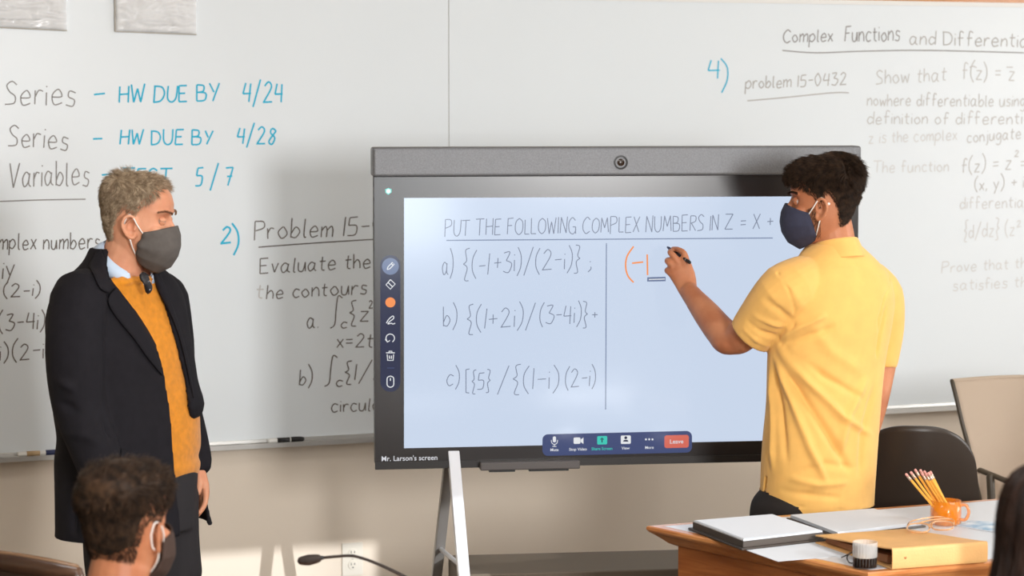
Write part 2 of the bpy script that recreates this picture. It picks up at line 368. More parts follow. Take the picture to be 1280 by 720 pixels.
hand([('z is the complex', (1086, 179), (1196, 175), 14), ('The function', (1092, 216), (1185, 214), 14), ('differential', (1200, 261), (1284, 259), 14), ('{d/dz} (z', (1204, 298), (1268, 294), 17), ('2', (1271, 284), (1276, 283), 8),
      ('Prove that this', (1177, 341), (1294, 334), 13), ('satisfies the', (1191, 363), (1292, 358), 13)], 'ink_ghost', 0.0042, 'nearly wiped lower lines of the problem text')

# plastic sleeves of paper hanging on the board
M['sleeve'] = mat('clear_plastic_film', rgb(245, 245, 245), 0.16, spec=1.0, alpha=0.32)
M['sheet'] = mat('sleeved_sheet', rgb(236, 236, 236), 0.6)
def sleeve(x0, x1, yb, label, seed):
    a = on_wall(x0, yb[0], 0.03); b = on_wall(x1, yb[1], 0.03); zt = bz1 - 0.01
    p = root('document_sleeve', (a.x, BY, min(a.z, b.z)), label, 'document', 'plastic sleeves of papers on the board', plan=False); o = p.location
    wd = b.x - a.x; rt = (b.z - a.z) / wd
    nx, nz = 26, 22; vs = []
    hgt = zt - a.z
    s = Soup(o); s.prism([(a.x + 0.006, BY - 0.001, a.z + 0.006), (b.x - 0.006, BY - 0.001, b.z + 0.006), (b.x - 0.006, BY - 0.001, zt), (a.x + 0.006, BY - 0.001, zt)], (0, -0.012, 0)); s.build('paper_stack', M['sheet'], p)
    f = Soup(o)
    for k in range(nz + 1):
        for i in range(nx + 1):
            u, v = i / nx, k / nz; q = Vector((u * 5 + seed, v * 4.5, seed * 2.0))
            e = min(1, u * 8, (1 - u) * 8, v * 8)
            d = (abs(noise.noise(q * 1.1)) * 0.030 + abs(noise.noise(q * 2.6)) * 0.014) * e
            vs.append((a.x + u * wd, BY - 0.0145 - d, a.z + rt * u * wd + v * hgt))
    f.add(vs, [(k * (nx + 1) + i, k * (nx + 1) + i + 1, (k + 1) * (nx + 1) + i + 1, (k + 1) * (nx + 1) + i) for k in range(nz) for i in range(nx)])
    f.build('plastic_film', M['sleeve'], p, smooth=True)
    s = Soup(o); s.tube([(a.x, BY - 0.008, a.z), (b.x, BY - 0.008, b.z)], 0.0025, 8, smooth=False); s.tube([(a.x, BY - 0.008, a.z), (a.x, BY - 0.008, zt)], 0.0025, 8, smooth=False)
    s.build('welded_edge', mat('sleeve_edge', rgb(190, 182, 172), 0.4), p)
    s = Soup(o); z = a.z + 0.022
    for i in range(14):
        xa = a.x + wd * 0.36 + i * wd * 0.028; s.box((xa, BY - 0.0135, z), (wd * 0.02, 0.0006, 0.003))
    s.build('small_print', mat('print_grey', rgb(150, 150, 150), 0.7), p); return p
sleeve(-45, 83, (32, 38), 'clear plastic sleeve of paper at the top left corner of the board', 1.3)
sleeve(144, 245, (39, 43), 'clear plastic sleeve of paper hanging above the turquoise dates', 5.1)

def marker(px0, px1, label, body, cap, bands, zoff=0.0):
    a = on_wall(px0, 560, 0.055); b = on_wall(px1, 560, 0.055); a.z = b.z = BTRAY + 0.011; L = b.x - a.x
    p = root('dry_erase_marker', (a.x, a.y, BTRAY), label, 'marker', 'pens lying in the tray', plan=False); o = p.location
    R = Matrix.Rotation(math.pi / 2, 3, 'Y')
    Soup(o).lathe([(0.001, 0), (0.007, 0.0), (0.0082, 0.004), (0.0085, L * 0.62), (0.0078, L * 0.64)], a, 20, R).build('barrel', body, p, smooth=True, auto=True)
    Soup(o).lathe([(0.0078, L * 0.63), (0.0095, L * 0.64), (0.0095, L * 0.9), (0.008, L * 0.95), (0.006, L), (0.001, L)], a, 20, R).build('cap', cap, p, smooth=True)
    Soup(o).lathe([(0.0087, L * bands[0]), (0.0087, L * bands[1])], a, 20, R).build('printed_band', bands[2], p, smooth=True)
marker(22, 77, 'white marker with a blue cap in the tray left of the man in the suit', M['plastic_white'], M['plastic_blue'], (0.2, 0.5, mat('gold_band', rgb(190, 160, 120), 0.5)))
marker(335, 380, 'black and white marker in the tray right of the man in the suit', M['plastic_white'], M['plastic_black'], (0.25, 0.6, M['plastic_black']))

# wall socket
a = on_wall(427, 679); b = on_wall(453, 679)
wd = b.x - a.x; p = root('wall_outlet', ((a.x + b.x) / 2, Y1, a.z - 0.115), 'ivory wall socket plate with two outlets in the sunlit patch of wall', 'outlet', plan=False); o = p.location
Soup(o).box(((a.x + b.x) / 2, Y1 - 0.003, a.z - 0.0575), (wd, 0.006, 0.115)).build('cover_plate', M['plastic_ivory'], p, bevel=0.002)
for dz in (-0.036, -0.078):
    c = Vector(((a.x + b.x) / 2, Y1 - 0.006, a.z + dz))
    q = Soup(o).lathe([(0.001, 0.0), (0.0165, 0.0), (0.0165, 0.0022), (0.0155, 0.003), (0.001, 0.003)], c, 24, Matrix.Rotation(math.pi / 2, 3, 'X')).build('socket_face', M['plastic_ivory'], p)
    s = Soup(o)
    s.box(c + Vector((-0.006, -0.0032, 0.004)), (0.0022, 0.001, 0.009)); s.box(c + Vector((0.006, -0.0032, 0.004)), (0.0022, 0.001, 0.007))
    s.lathe([(0.0005, 0), (0.0026, 0), (0.0026, 0.0008), (0.0005, 0.0008)], c + Vector((0, -0.003, -0.008)), 10, Matrix.Rotation(math.pi / 2, 3, 'X'))
    s.build('slot', M['plastic_black'], q)
Soup(o).lathe([(0.0005, 0), (0.003, 0), (0.0025, 0.001), (0.0005, 0.001)], Vector(((a.x + b.x) / 2, Y1 - 0.006, a.z - 0.0575)), 12, Matrix.Rotation(math.pi / 2, 3, 'X')).build('screw', M['alu'], p)

# ------------------------------------------------------------------ the display (plan frame)
TVT = 0.134
TP = Vector((0.31, 7.1 + 0.31 * TVT, 0)); TU = Vector((1, TVT, 0)).normalized(); TN = Vector((TU.y, -TU.x, 0))
def tv(px, py, off=0.0): return on_plane(px, py, TP + TN * off, TN)
tl = tv(467, 184); tr = tv(1074, 184); blf = tv(466, 587)
Wt = (tr - tl).dot(TU); zt_ = tl.z; zb_ = blf.z; zg = tv(470, 221).z
C0 = tl.copy(); C0.z = 0
def T(u, z, d=0.0): return C0 + TU * u + TN * d + Vector((0, 0, z))     # u along the display, d out of the glass
Rt = Matrix((TU, TN * -1, Vector((0, 0, 1)))).transposed()
tvr = root('interactive_display', T(Wt / 2, zb_), 'large black interactive touch display with a grey camera bar, showing handwritten maths', 'display')
tvo = Vector(T(Wt / 2, zb_))
def tvp(name, soup, m, parent=None, **k): soup.o = tvo; return soup.build(name, m, parent or tvr, **k)
M['tv_black'] = mat('satin_black_casing', rgb(33, 28, 26), 0.45)
M['tv_glass'] = mat('black_display_glass', rgb(40, 36, 36), 0.24, spec=0.55, coat=0.0)
M['tv_grey'] = mat('speckled_grey_metal', rgb(116, 117, 120), 0.45, 0.3, bump=0.2, bscale=900, var=0.14, vscale=260)
tvp('casing', Soup().box(T(Wt / 2, (zb_ + zt_) / 2 - 0.004, -0.045), (Wt - 0.006, 0.08, zt_ - zb_ - 0.02), Rt), M['tv_black'], bevel=0.006)
tvp('glass', Soup().box(T(Wt / 2, (zb_ + zg) / 2, -0.002), (Wt, 0.006, zg - zb_), Rt), M['tv_glass'], bevel=0.001)
tvp('lower_bezel', Soup().box(T(Wt / 2, zb_ + 0.011, 0.002), (Wt, 0.005, 0.022), Rt), M['tv_black'], bevel=0.001)
tvp('camera_bar', Soup().box(T(Wt / 2, (zg + zt_) / 2, -0.030), (Wt + 0.008, 0.085, zt_ - zg), Rt), M['tv_grey'], bevel=0.008, seg=3)
c = tv(776, 203, 0.0125); Rl = Rt @ Matrix.Rotation(math.pi / 2, 3, 'X')
q = tvp('camera_lens_ring', Soup().lathe([(0.012, -0.004), (0.021, 0.0), (0.021, 0.003), (0.0165, 0.0035), (0.015, -0.002)], c, 32, Rl), M['plastic_black'], smooth=False)
lens_glass = mat('lens_glass', rgb(40, 24, 16), 0.05, coat=1.0)
tvp('lens', Soup().lathe([(0.001, 0.002), (0.007, 0.0012), (0.0145, -0.001), (0.0155, -0.003), (0.001, -0.003)], c, 32, Rl), lens_glass, q, smooth=True)

# picture shown on the panel: flat emissive layers, each at the place it has on the screen
SCR = rgb(205, 219, 240)
M['screen'] = emat('lit_whiteboard_picture', SCR, 0.95)
M['scr_ink'] = emat('lit_grey_stroke', rgb(128, 138, 160), 0.9); M['scr_line'] = emat('lit_line', rgb(140, 156, 188), 0.8)
M['scr_orange'] = emat('lit_orange', rgb(250, 150, 84), 0.95); M['scr_white'] = emat('lit_white', (0.9, 0.92, 0.95, 1), 0.85)
M['scr_pill'] = emat('lit_slate', rgb(82, 94, 140), 0.7); M['scr_pill2'] = emat('lit_pale_slate', rgb(120, 136, 172), 0.8); M['scr_pill3'] = emat('lit_dark_slate', rgb(56, 62, 92), 0.7)
M['scr_teal'] = emat('lit_teal', rgb(72, 214, 196), 0.85); M['scr_red'] = emat('lit_red', rgb(222, 112, 96), 0.9); M['scr_btn'] = emat('lit_button_label', rgb(225, 226, 232), 0.9)
M['scr_dark'] = emat('lit_darkblue', rgb(50, 56, 92), 0.6)
def quad(p, off, m, name, parent=None):
    pts = [tv(x, y, off) for x, y in p]; return tvp(name, Soup().add(pts, [list(range(len(pts)))]), m, parent, fix=False)
pic = quad([(505, 560.3), (1034, 549.2), (1034, 245.4), (505, 247.5)], 0.0014, M['screen'], 'whiteboard_picture')
pic['label'] = 'pale blue lit whiteboard picture on the panel'
def pt(off): return lambda px, py: tv(px, py, off)
def scr(items, m, wd, label, parent=None, off=0.0018, name='screen_text'):
    s = Soup(tvo)
    for it in items:
        if it[0] == 'line': stroke(it[1], pt(off), wd, TN, s, smooth=len(it) < 3)
        else: write(*it, pt(off), wd, TN, s)
    o = s.build(name, M[m], parent or pic, fix=False)
    if label: o['label'] = label
    o['kind'] = 'stuff'
    return o
scr([('PUT THE FOLLOWING COMPLEX NUMBERS IN', (556, 295), (898, 288), 19), ('Z = X +', (906, 287), (966, 286), 18), ('i y', (980, 286), (1010, 285), 18),
     ('a)', (553, 343), (566, 343), 25), ('{(-1', (578, 345), (610, 343), 25), ('+3i)', (617, 341), (651, 339), 25), ('/(2-i)}', (655, 339), (724, 336), 24), (';', (735, 337), (739, 337), 18),
     ('b)', (554, 408), (571, 407), 25), ('{(1+2i)/', (583, 412), (668, 407), 25), ('(3-4i)}', (674, 405), (734, 404), 22), ('+', (740, 400), (747, 400), 14),
     ('c)', (558, 483), (574, 482), 22), ('[{5}', (582, 487), (612, 486), 20), ('/{(1-i)', (622, 488), (698, 486), 25), ('(2-i)', (706, 484), (744, 482), 22)], 'scr_ink', 0.0026, 'grey handwritten exercise')
scr([('line', [(558, 300.5), (966, 297.5)], 1), ('line', [(758, 304), (757, 512)], 1)], 'scr_line', 0.0032, 'thin ruled lines')
scr([('line', [(792, 308), (784, 320), (782, 333), (785, 345), (792, 353)]), ('line', [(790, 329), (804, 327.5)]), ('line', [(809, 318), (809.5, 344)])], 'scr_orange', 0.0048, 'orange bracket, minus and one')
quad([(809, 352), (832, 351.5), (832, 346), (809, 346.5)], 0.0019, M['scr_pill2'], 'name_tag', pic)
quad([(811, 350.0), (831, 349.4), (831, 348.2), (811, 348.8)], 0.0021, M['scr_white'], 'tag_print', pic)

def rrect(x0, x1, yl0, yl1, yr0, yr1, r, off, m, name, parent=None):
    """rounded rectangle in pixels; left edge spans yl0..yl1, right edge yr0..yr1"""
    pts = []
    for cx_, cy_, a0, fx in ((x1 - r, None, 0, 1), (x0 + r, None, 90, 0), (x0 + r, None, 180, 0), (x1 - r, None, 270, 1)):
        top = a0 in (0, 90); t = (cx_ - x0) / (x1 - x0)
        y_top = yl0 + (yr0 - yl0) * t; y_bot = yl1 + (yr1 - yl1) * t; cy_ = y_top + r if top else y_bot - r
        for k in range(7):
            a = math.radians(a0 + 15 * k); pts.append((cx_ + r * math.cos(a), cy_ - r * math.sin(a)))
    return quad(pts[::-1] if False else pts, off, m, name, parent)
def disc(cx, cy, r, off, m, name, parent=None): return quad([(cx + r * math.cos(a * math.pi / 12), cy + r * math.sin(-a * math.pi / 12)) for a in range(24)], off, m, name, parent)
bar = rrect(475.5, 500.5, 319, 490, 319, 489.5, 12, 0.0014, M['scr_pill3'], 'side_toolbar')
disc(488, 333, 10.5, 0.0018, M['scr_pill2'], 'selected_tool', bar)
disc(488, 378, 6.3, 0.0018, M['scr_orange'], 'colour_dot', bar)
ic = lambda pts, closed=False: ('line', pts + ([pts[0]] if closed else []), 1)
scr([ic([(484, 337), (485, 333.5), (490.5, 328), (492.8, 330.2), (487.2, 336), (484, 337)]), ic([(489, 329.5), (491.3, 331.8)]),
     ic([(488, 349.5), (494, 355), (488, 361.5), (482.5, 356), (488, 349.5)]), ic([(485, 353), (491, 358.8)]),
     ('line', [(483, 404), (486, 399), (491, 395), (492, 398), (487, 402), (485, 405), (489, 404), (491, 405), (494, 404)]),
     ('line', [(484, 427), (482.5, 423), (484, 419), (488, 417.5), (492, 419.5), (493, 424), (490.5, 427.5)]), ic([(481.5, 424), (484.3, 427.6), (487.5, 425.5)]),
     ic([(482.5, 441), (493.5, 441)]), ic([(486, 441), (486.3, 439), (489.7, 439), (490, 441)]), ic([(484, 443), (484.6, 450.5), (491.4, 450.5), (492, 443)]), ic([(486.6, 444.5), (486.8, 448.5)]), ic([(489.4, 444.5), (489.2, 448.5)]),
     ('line', [(488, 470), (484.3, 472), (483.8, 477), (484.3, 482), (488, 484), (491.7, 482), (492.2, 477), (491.7, 472), (488, 470)]), ic([(488, 472.5), (488, 476)])],
    'scr_white', 0.0028, None, bar, 0.0022, 'tool_icons')
scr([ic([(484, 460), (493, 460)])], 'scr_pill', 0.002, None, bar, 0.0022, 'divider')
quad([(485.5, 235), (489.5, 236.5), (489.3, 240.5), (485.5, 243.5), (481.8, 240.7), (481.5, 236.6)], 0.0014, M['scr_teal'], 'shield_icon'); disc(485.5, 239, 2.6, 0.0018, M['scr_white'], 'shield_mark')
mb = rrect(678, 865, 543, 570, 538.5, 565.5, 7, 0.0022, M['scr_pill'], 'meeting_toolbar')
def yb(px): return -(px - 693) * 0.024
def box_ic(x0, x1, y0, y1, m, name, r=1.5, off=0.0026): return rrect(x0, x1, y0 + yb(x0), y1 + yb(x0), y0 + yb(x1), y1 + yb(x1), r, off, m, name, mb)
box_ic(691, 695, 545.5, 553, M['scr_white'], 'microphone_icon', 1.9)
scr([('line', [(689, 550), (690, 554), (693, 555.5), (696, 554), (697, 550)]), ic([(693, 555.5), (693, 558)]), ic([(690.5, 558), (695.5, 558)])], 'scr_white', 0.002, None, mb, 0.0026, 'microphone_stand')
box_ic(717, 725.5, 547.5, 555.5, M['scr_white'], 'video_icon'); quad([(725.8, 552.5), (729.3, 555), (729.3, 547), (725.8, 549.3)], 0.0026, M['scr_white'], 'video_icon_lens', mb)
box_ic(746.5, 759, 546.5, 557, M['scr_teal'], 'share_icon'); box_ic(776, 788.5, 546.5, 557, M['scr_white'], 'view_icon')
scr([ic([(752.5, 553), (752.5, 549)]), ic([(750.6, 549.5), (752.5, 547.5), (754.4, 549.5)])], 'scr_dark', 0.003, None, mb, 0.003, 'share_arrow')
disc(782.2, 547.2, 1.8, 0.003, M['scr_dark'], 'figure_head', mb); quad([(778.8, 552), (785.6, 552), (784.4, 549.8), (780, 549.8)], 0.003, M['scr_dark'], 'figure_shoulders', mb)
for dx in (0, 4.1, 8.2): disc(807.4 + dx, 549.2, 1.25, 0.0026, M['scr_white'], 'more_dot', mb)
box_ic(830.5, 861, 547.5, 563.5, M['scr_red'], 'leave_button', 3)
def label3d(text, px, py, hpx, off, m, name, parent, align='CENTER', bold=0.0):
    cu = bpy.data.curves.new('t', 'FONT'); cu.body = text; cu.align_x = align; cu.resolution_u = 3; cu.offset = bold
    o = bpy.data.objects.new('t', cu); COL.objects.link(o); dg = bpy.context.evaluated_depsgraph_get(); me0 = o.evaluated_get(dg).to_mesh()
    k = 1.0 / 0.72 * hpx
    vs = [tuple(v.co) for v in me0.vertices]; fs = [tuple(p.vertices) for p in me0.polygons]; o.to_mesh_clear(); bpy.data.objects.remove(o); bpy.data.curves.remove(cu)
    s = Soup(tvo).add([tv(px + x * k, py - y * k - x * k * 0.024, off) for x, y, z in vs], fs)
    o_ = tvp(name, s, m, parent, fix=False); o_['kind'] = 'stuff'; return o_
for t, x in (('Mute', 693), ('Stop Video', 722.5), ('View', 782), ('More', 811.7)): label3d(t, x, 563.9 + yb(x), 3.6, 0.0028, M['scr_white'], 'caption', mb, bold=0.012)
label3d('Share Screen', 752.5, 563.9 + yb(752), 3.6, 0.0028, M['scr_teal'], 'caption', mb, bold=0.012)
label3d('Leave', 845.7, 558 + yb(845), 5.4, 0.003, M['scr_btn'], 'caption', mb, bold=0.01)
label3d("Mr. Larson's screen", 476.5, 576.5, 6.4, 0.0016, M['scr_btn'], 'name_caption', tvr, 'LEFT', bold=0.008)
# pen tray under the lower bezel
ua = (tv(599, 583) - C0).dot(TU); ub = (tv(723, 583) - C0).dot(TU)
q = tvp('pen_tray', Soup().box(T((ua + ub) / 2, tv(660, 581.5, 0.02).z, 0.016), (ub - ua, 0.034, 0.024), Rt), mat('tray_grey', rgb(86, 80, 78), 0.4), bevel=0.003)
for fa, fb in ((0.09, 0.35), (0.49, 0.89)):
    tvp('tray_clip', Soup().box(T(ua + (ub - ua) * (fa + fb) / 2, tv(660, 587.4, 0.02).z, 0.014), ((ub - ua) * (fb - fa), 0.022, 0.008), Rt), M['plastic_black'], q, bevel=0.001)

# the stand: two A-frames with a shelf between
M['leg_white'] = mat('silver_white_metal', rgb(222, 224, 230), 0.3, 0.25)
M['leg_grey'] = mat('brushed_grey_metal', rgb(150, 146, 142), 0.4, 0.5)
sroot = root('display_stand', T(Wt / 2, 0, -0.05), 'silver A-frame floor stand carrying the big display', 'stand'); so = Vector(T(Wt / 2, 0, -0.05))
u0 = (tv(567, 590) - C0).dot(TU); LE = (u0, Wt - u0)
for k, u in enumerate(LE):
    sg = 1 if k == 0 else -1
    def leg(d0, d1, du, m, nm, wth):
        s = Soup(so); a = T(u, zb_ + 0.06, d0); b = T(u + du * sg, 0.012, d1); ax = (b - a).normalized()
        x = (TU - ax * TU.dot(ax)).normalized(); y = ax.cross(x)
        s.prism([a + x * i * wth / 2 + y * j * 0.016 for i, j in ((-1, -1), (1, -1), (1, 1), (-1, 1))], b - a)
        return s.build(nm, m, sroot, bevel=0.002)
    f_ = leg(-0.02, 0.33, 0.035, M['leg_white'], 'front_leg', 0.034); leg(-0.07, -0.42, -0.05, M['leg_grey'], 'rear_leg', 0.030)
    Soup(so).tube([T(u + 0.02 * sg, 0.50, 0.12), T(u - 0.02 * sg, 0.50, -0.21)], 0.007, 10, smooth=False).build('cross_bar', M['leg_white'], sroot, smooth=True)
    for d, du in ((0.33, 0.035), (-0.42, -0.05)): Soup(so).lathe([(0.002, 0), (0.024, 0), (0.024, 0.01), (0.012, 0.016), (0.002, 0.016)], T(u + du * sg, 0.0, d), 20).build('foot', M['plastic_black'], sroot)
Soup(so).box(T(Wt / 2, tv(640, 704, -0.05).z - 0.16, -0.05), (LE[1] - LE[0] - 0.01, 0.3, 0.32), Rt).build('shelf_cabinet', mat('taupe_cabinet', rgb(104, 92, 78), 0.55), sroot, bevel=0.004)
Soup(so).box(T(Wt / 2, zb_ + 0.30, -0.098), (LE[1] - LE[0] + 0.05, 0.028, 0.3), Rt).build('mount_plate', M['leg_grey'], sroot, bevel=0.003)
for u in LE: Soup(so).box(T(u, zb_ + 0.24, -0.092), (0.05, 0.016, 0.44), Rt).build('mount_upright', M['leg_grey'], sroot, bevel=0.002)
# ------------------------------------------------------------------ people: shared tools
def remesh(soup, voxel, smooth_it=2, fac=0.5):
    """one continuous surface around everything in the soup"""
    me = soup.mesh('tmp'); o = bpy.data.objects.new('tmp', me); COL.objects.link(o)
    r = o.modifiers.new('r', 'REMESH'); r.mode = 'VOXEL'; r.voxel_size = voxel; r.adaptivity = 0
    if smooth_it:
        m = o.modifiers.new('s', 'SMOOTH'); m.factor = fac; m.iterations = smooth_it
    dg = bpy.context.evaluated_depsgraph_get(); ev = o.evaluated_get(dg)
    me2 = bpy.data.meshes.new_from_object(ev); bpy.data.objects.remove(o); bpy.data.meshes.remove(me)
    me2.shade_smooth(); return me2
def coords(me):
    a = np.empty(len(me.vertices) * 3, np.float32); me.vertices.foreach_get('co', a); return a.reshape(-1, 3)
def normals(me):
    a = np.empty(len(me.vertices) * 3, np.float32); me.vertices.foreach_get('normal', a); return a.reshape(-1, 3)
def relax(me, sel, it, f=.5):
    P = coords(me).astype(float); E = np.empty(len(me.edges) * 2, np.int32); me.edges.foreach_get('vertices', E); E = E.reshape(-1, 2)
    m = sel(P); k = m[E[:, 0]] | m[E[:, 1]]; E = E[k]; cnt = np.zeros(len(P)); np.add.at(cnt, E[:, 0], 1); np.add.at(cnt, E[:, 1], 1); cnt = np.maximum(cnt, 1)
    for _ in range(it):
        A_ = np.zeros_like(P); np.add.at(A_, E[:, 0], P[E[:, 1]]); np.add.at(A_, E[:, 1], P[E[:, 0]]); P[m] += f * (A_[m] / cnt[m][:, None] - P[m])
    setco(me, P)
def setco(me, a): me.vertices.foreach_set('co', a.astype(np.float32).ravel()); me.update()
def seg_d(P, a, b):
    a = np.array(a, float); b = np.array(b, float); d = b - a; L = max((d @ d), 1e-12)
    t = np.clip((P - a) @ d / L, 0, 1); q = a + t[:, None] * d
    return np.linalg.norm(P - q, axis=1), t
FK = 1.0
def fold(P, N, pts, wd, amp, taper=True):
    """ridge (amp > 0) or groove (amp < 0) along a polyline"""
    best = np.full(len(P), 1e9); tt = np.zeros(len(P)); k = len(pts) - 1
    for i in range(k):
        d, t = seg_d(P, pts[i], pts[i + 1]); m = d < best; best[m] = d[m]; tt[m] = (i + t[m]) / k
    f = np.exp(-(best / wd) ** 2)
    if taper: f *= np.clip(np.sin(np.pi * np.clip(tt, 0.0, 1.0)) * 1.6 + 0.06, 0, 1)
    P += N * (f * amp * FK)[:, None]
def wob(P, N, sc, amp, seed=0.0, st=(1, 1, 1)):
    """soft irregular displacement from a few summed waves"""
    r = np.random.RandomState(int(seed * 10) + 3); v = np.zeros(len(P)); Q = P * np.array(st)
    for i in range(7):
        k = r.normal(size=3); k = k / np.linalg.norm(k) * sc * r.uniform(0.5, 1.6); v += np.sin(Q @ k + r.uniform(0, 6.28) + 1.5 * np.sin(Q @ (k[[1, 2, 0]] * 0.6)))
    P += N * (v / 7 * amp)[:, None]
from mathutils.bvhtree import BVHTree
def bvh_of(me, o): return BVHTree.FromPolygons([Vector(v.co) + o for v in me.vertices], [tuple(p.vertices) for p in me.polygons])
def hit(bvh, px, py, off=0.0, guess=6.4):
    d = ray(px, py).normalized(); h = bvh.ray_cast(Vector((0, 0, H)), d)
    if h[0] is None:
        p = at(px, py, guess); n = bvh.find_nearest(p); return n[0] + n[1] * off
    return h[0] - d * off * 0.5 + h[1] * off * 0.5
def ring(cx, cy, Y, a, b, fx, fy, n=48, p=2.3, dz=0.0, tilt=0.0):
    """body cross-section: centre at pixel (cx, cy) at depth Y, half-width a across, half-depth b along the facing (fx, fy)"""
    c = at(cx, cy, Y); out = []
    for i in range(n):
        t = 2 * math.pi * i / n; ct, st = math.cos(t), math.sin(t)
        u = abs(ct) ** (2 / p) * (1 if ct > 0 else -1) * b; v = abs(st) ** (2 / p) * (1 if st > 0 else -1) * a
        out.append(c + Vector((fx * u - fy * v, fy * u + fx * v, dz + tilt * u)))
    return out
def interp_rings(rs, sub=4):
    out = []; n = len(rs[0])
    for i in range(len(rs) - 1):
        for j in range(sub):
            t = j / sub; p0, p1, p2, p3 = rs[max(i - 1, 0)], rs[i], rs[i + 1], rs[min(i + 2, len(rs) - 1)]
            out.append([0.5 * ((2 * p1[k]) + (p2[k] - p0[k]) * t + (2 * p0[k] - 5 * p1[k] + 4 * p2[k] - p3[k]) * t * t + (3 * p1[k] - p0[k] - 3 * p2[k] + p3[k]) * t ** 3) for k in range(n)])
    out.append(rs[-1]); return out

# head table: height, front, back, half width (metres, origin between the ears)
HT = [(-.120, .070, .030, .014), (-.114, .088, .005, .028), (-.100, .094, -.030, .042), (-.080, .0935, -.058, .055), (-.055, .092, -.072, .063), (-.030, .090, -.084, .068),
      (-.005, .0875, -.092, .0715), (.015, .0875, -.097, .074), (.032, .0925, -.1, .0755), (.055, .092, -.101, .0765), (.078, .083, -.097, .0735), (.096, .067, -.086, .064), (.110, .042, -.066, .048), (.118, .015, -.042, .028), (.1215, -.008, -.018, .008)]
_z = np.array([h[0] for h in HT]); _t = [np.array([h[i] for h in HT]) for i in (1, 2, 3)]
def hsurf(z, a, off=0.0, p=2.25):
    """point of the bare head at height z and angle a from the face (radians)"""
    xf, xb, wv = (float(np.interp(z, _z, t)) for t in _t); cx = -0.012 if z > -.1 else (xf + xb) / 2
    ca, sa = math.cos(a), math.sin(a); r = (xf - cx) if ca > 0 else (cx - xb)
    return Vector((cx + abs(ca) ** (2 / p) * (1 if ca > 0 else -1) * (r + off), abs(sa) ** (2 / p) * (1 if sa > 0 else -1) * (wv + off), z + (off * max(0, (z - .06) / .06))))
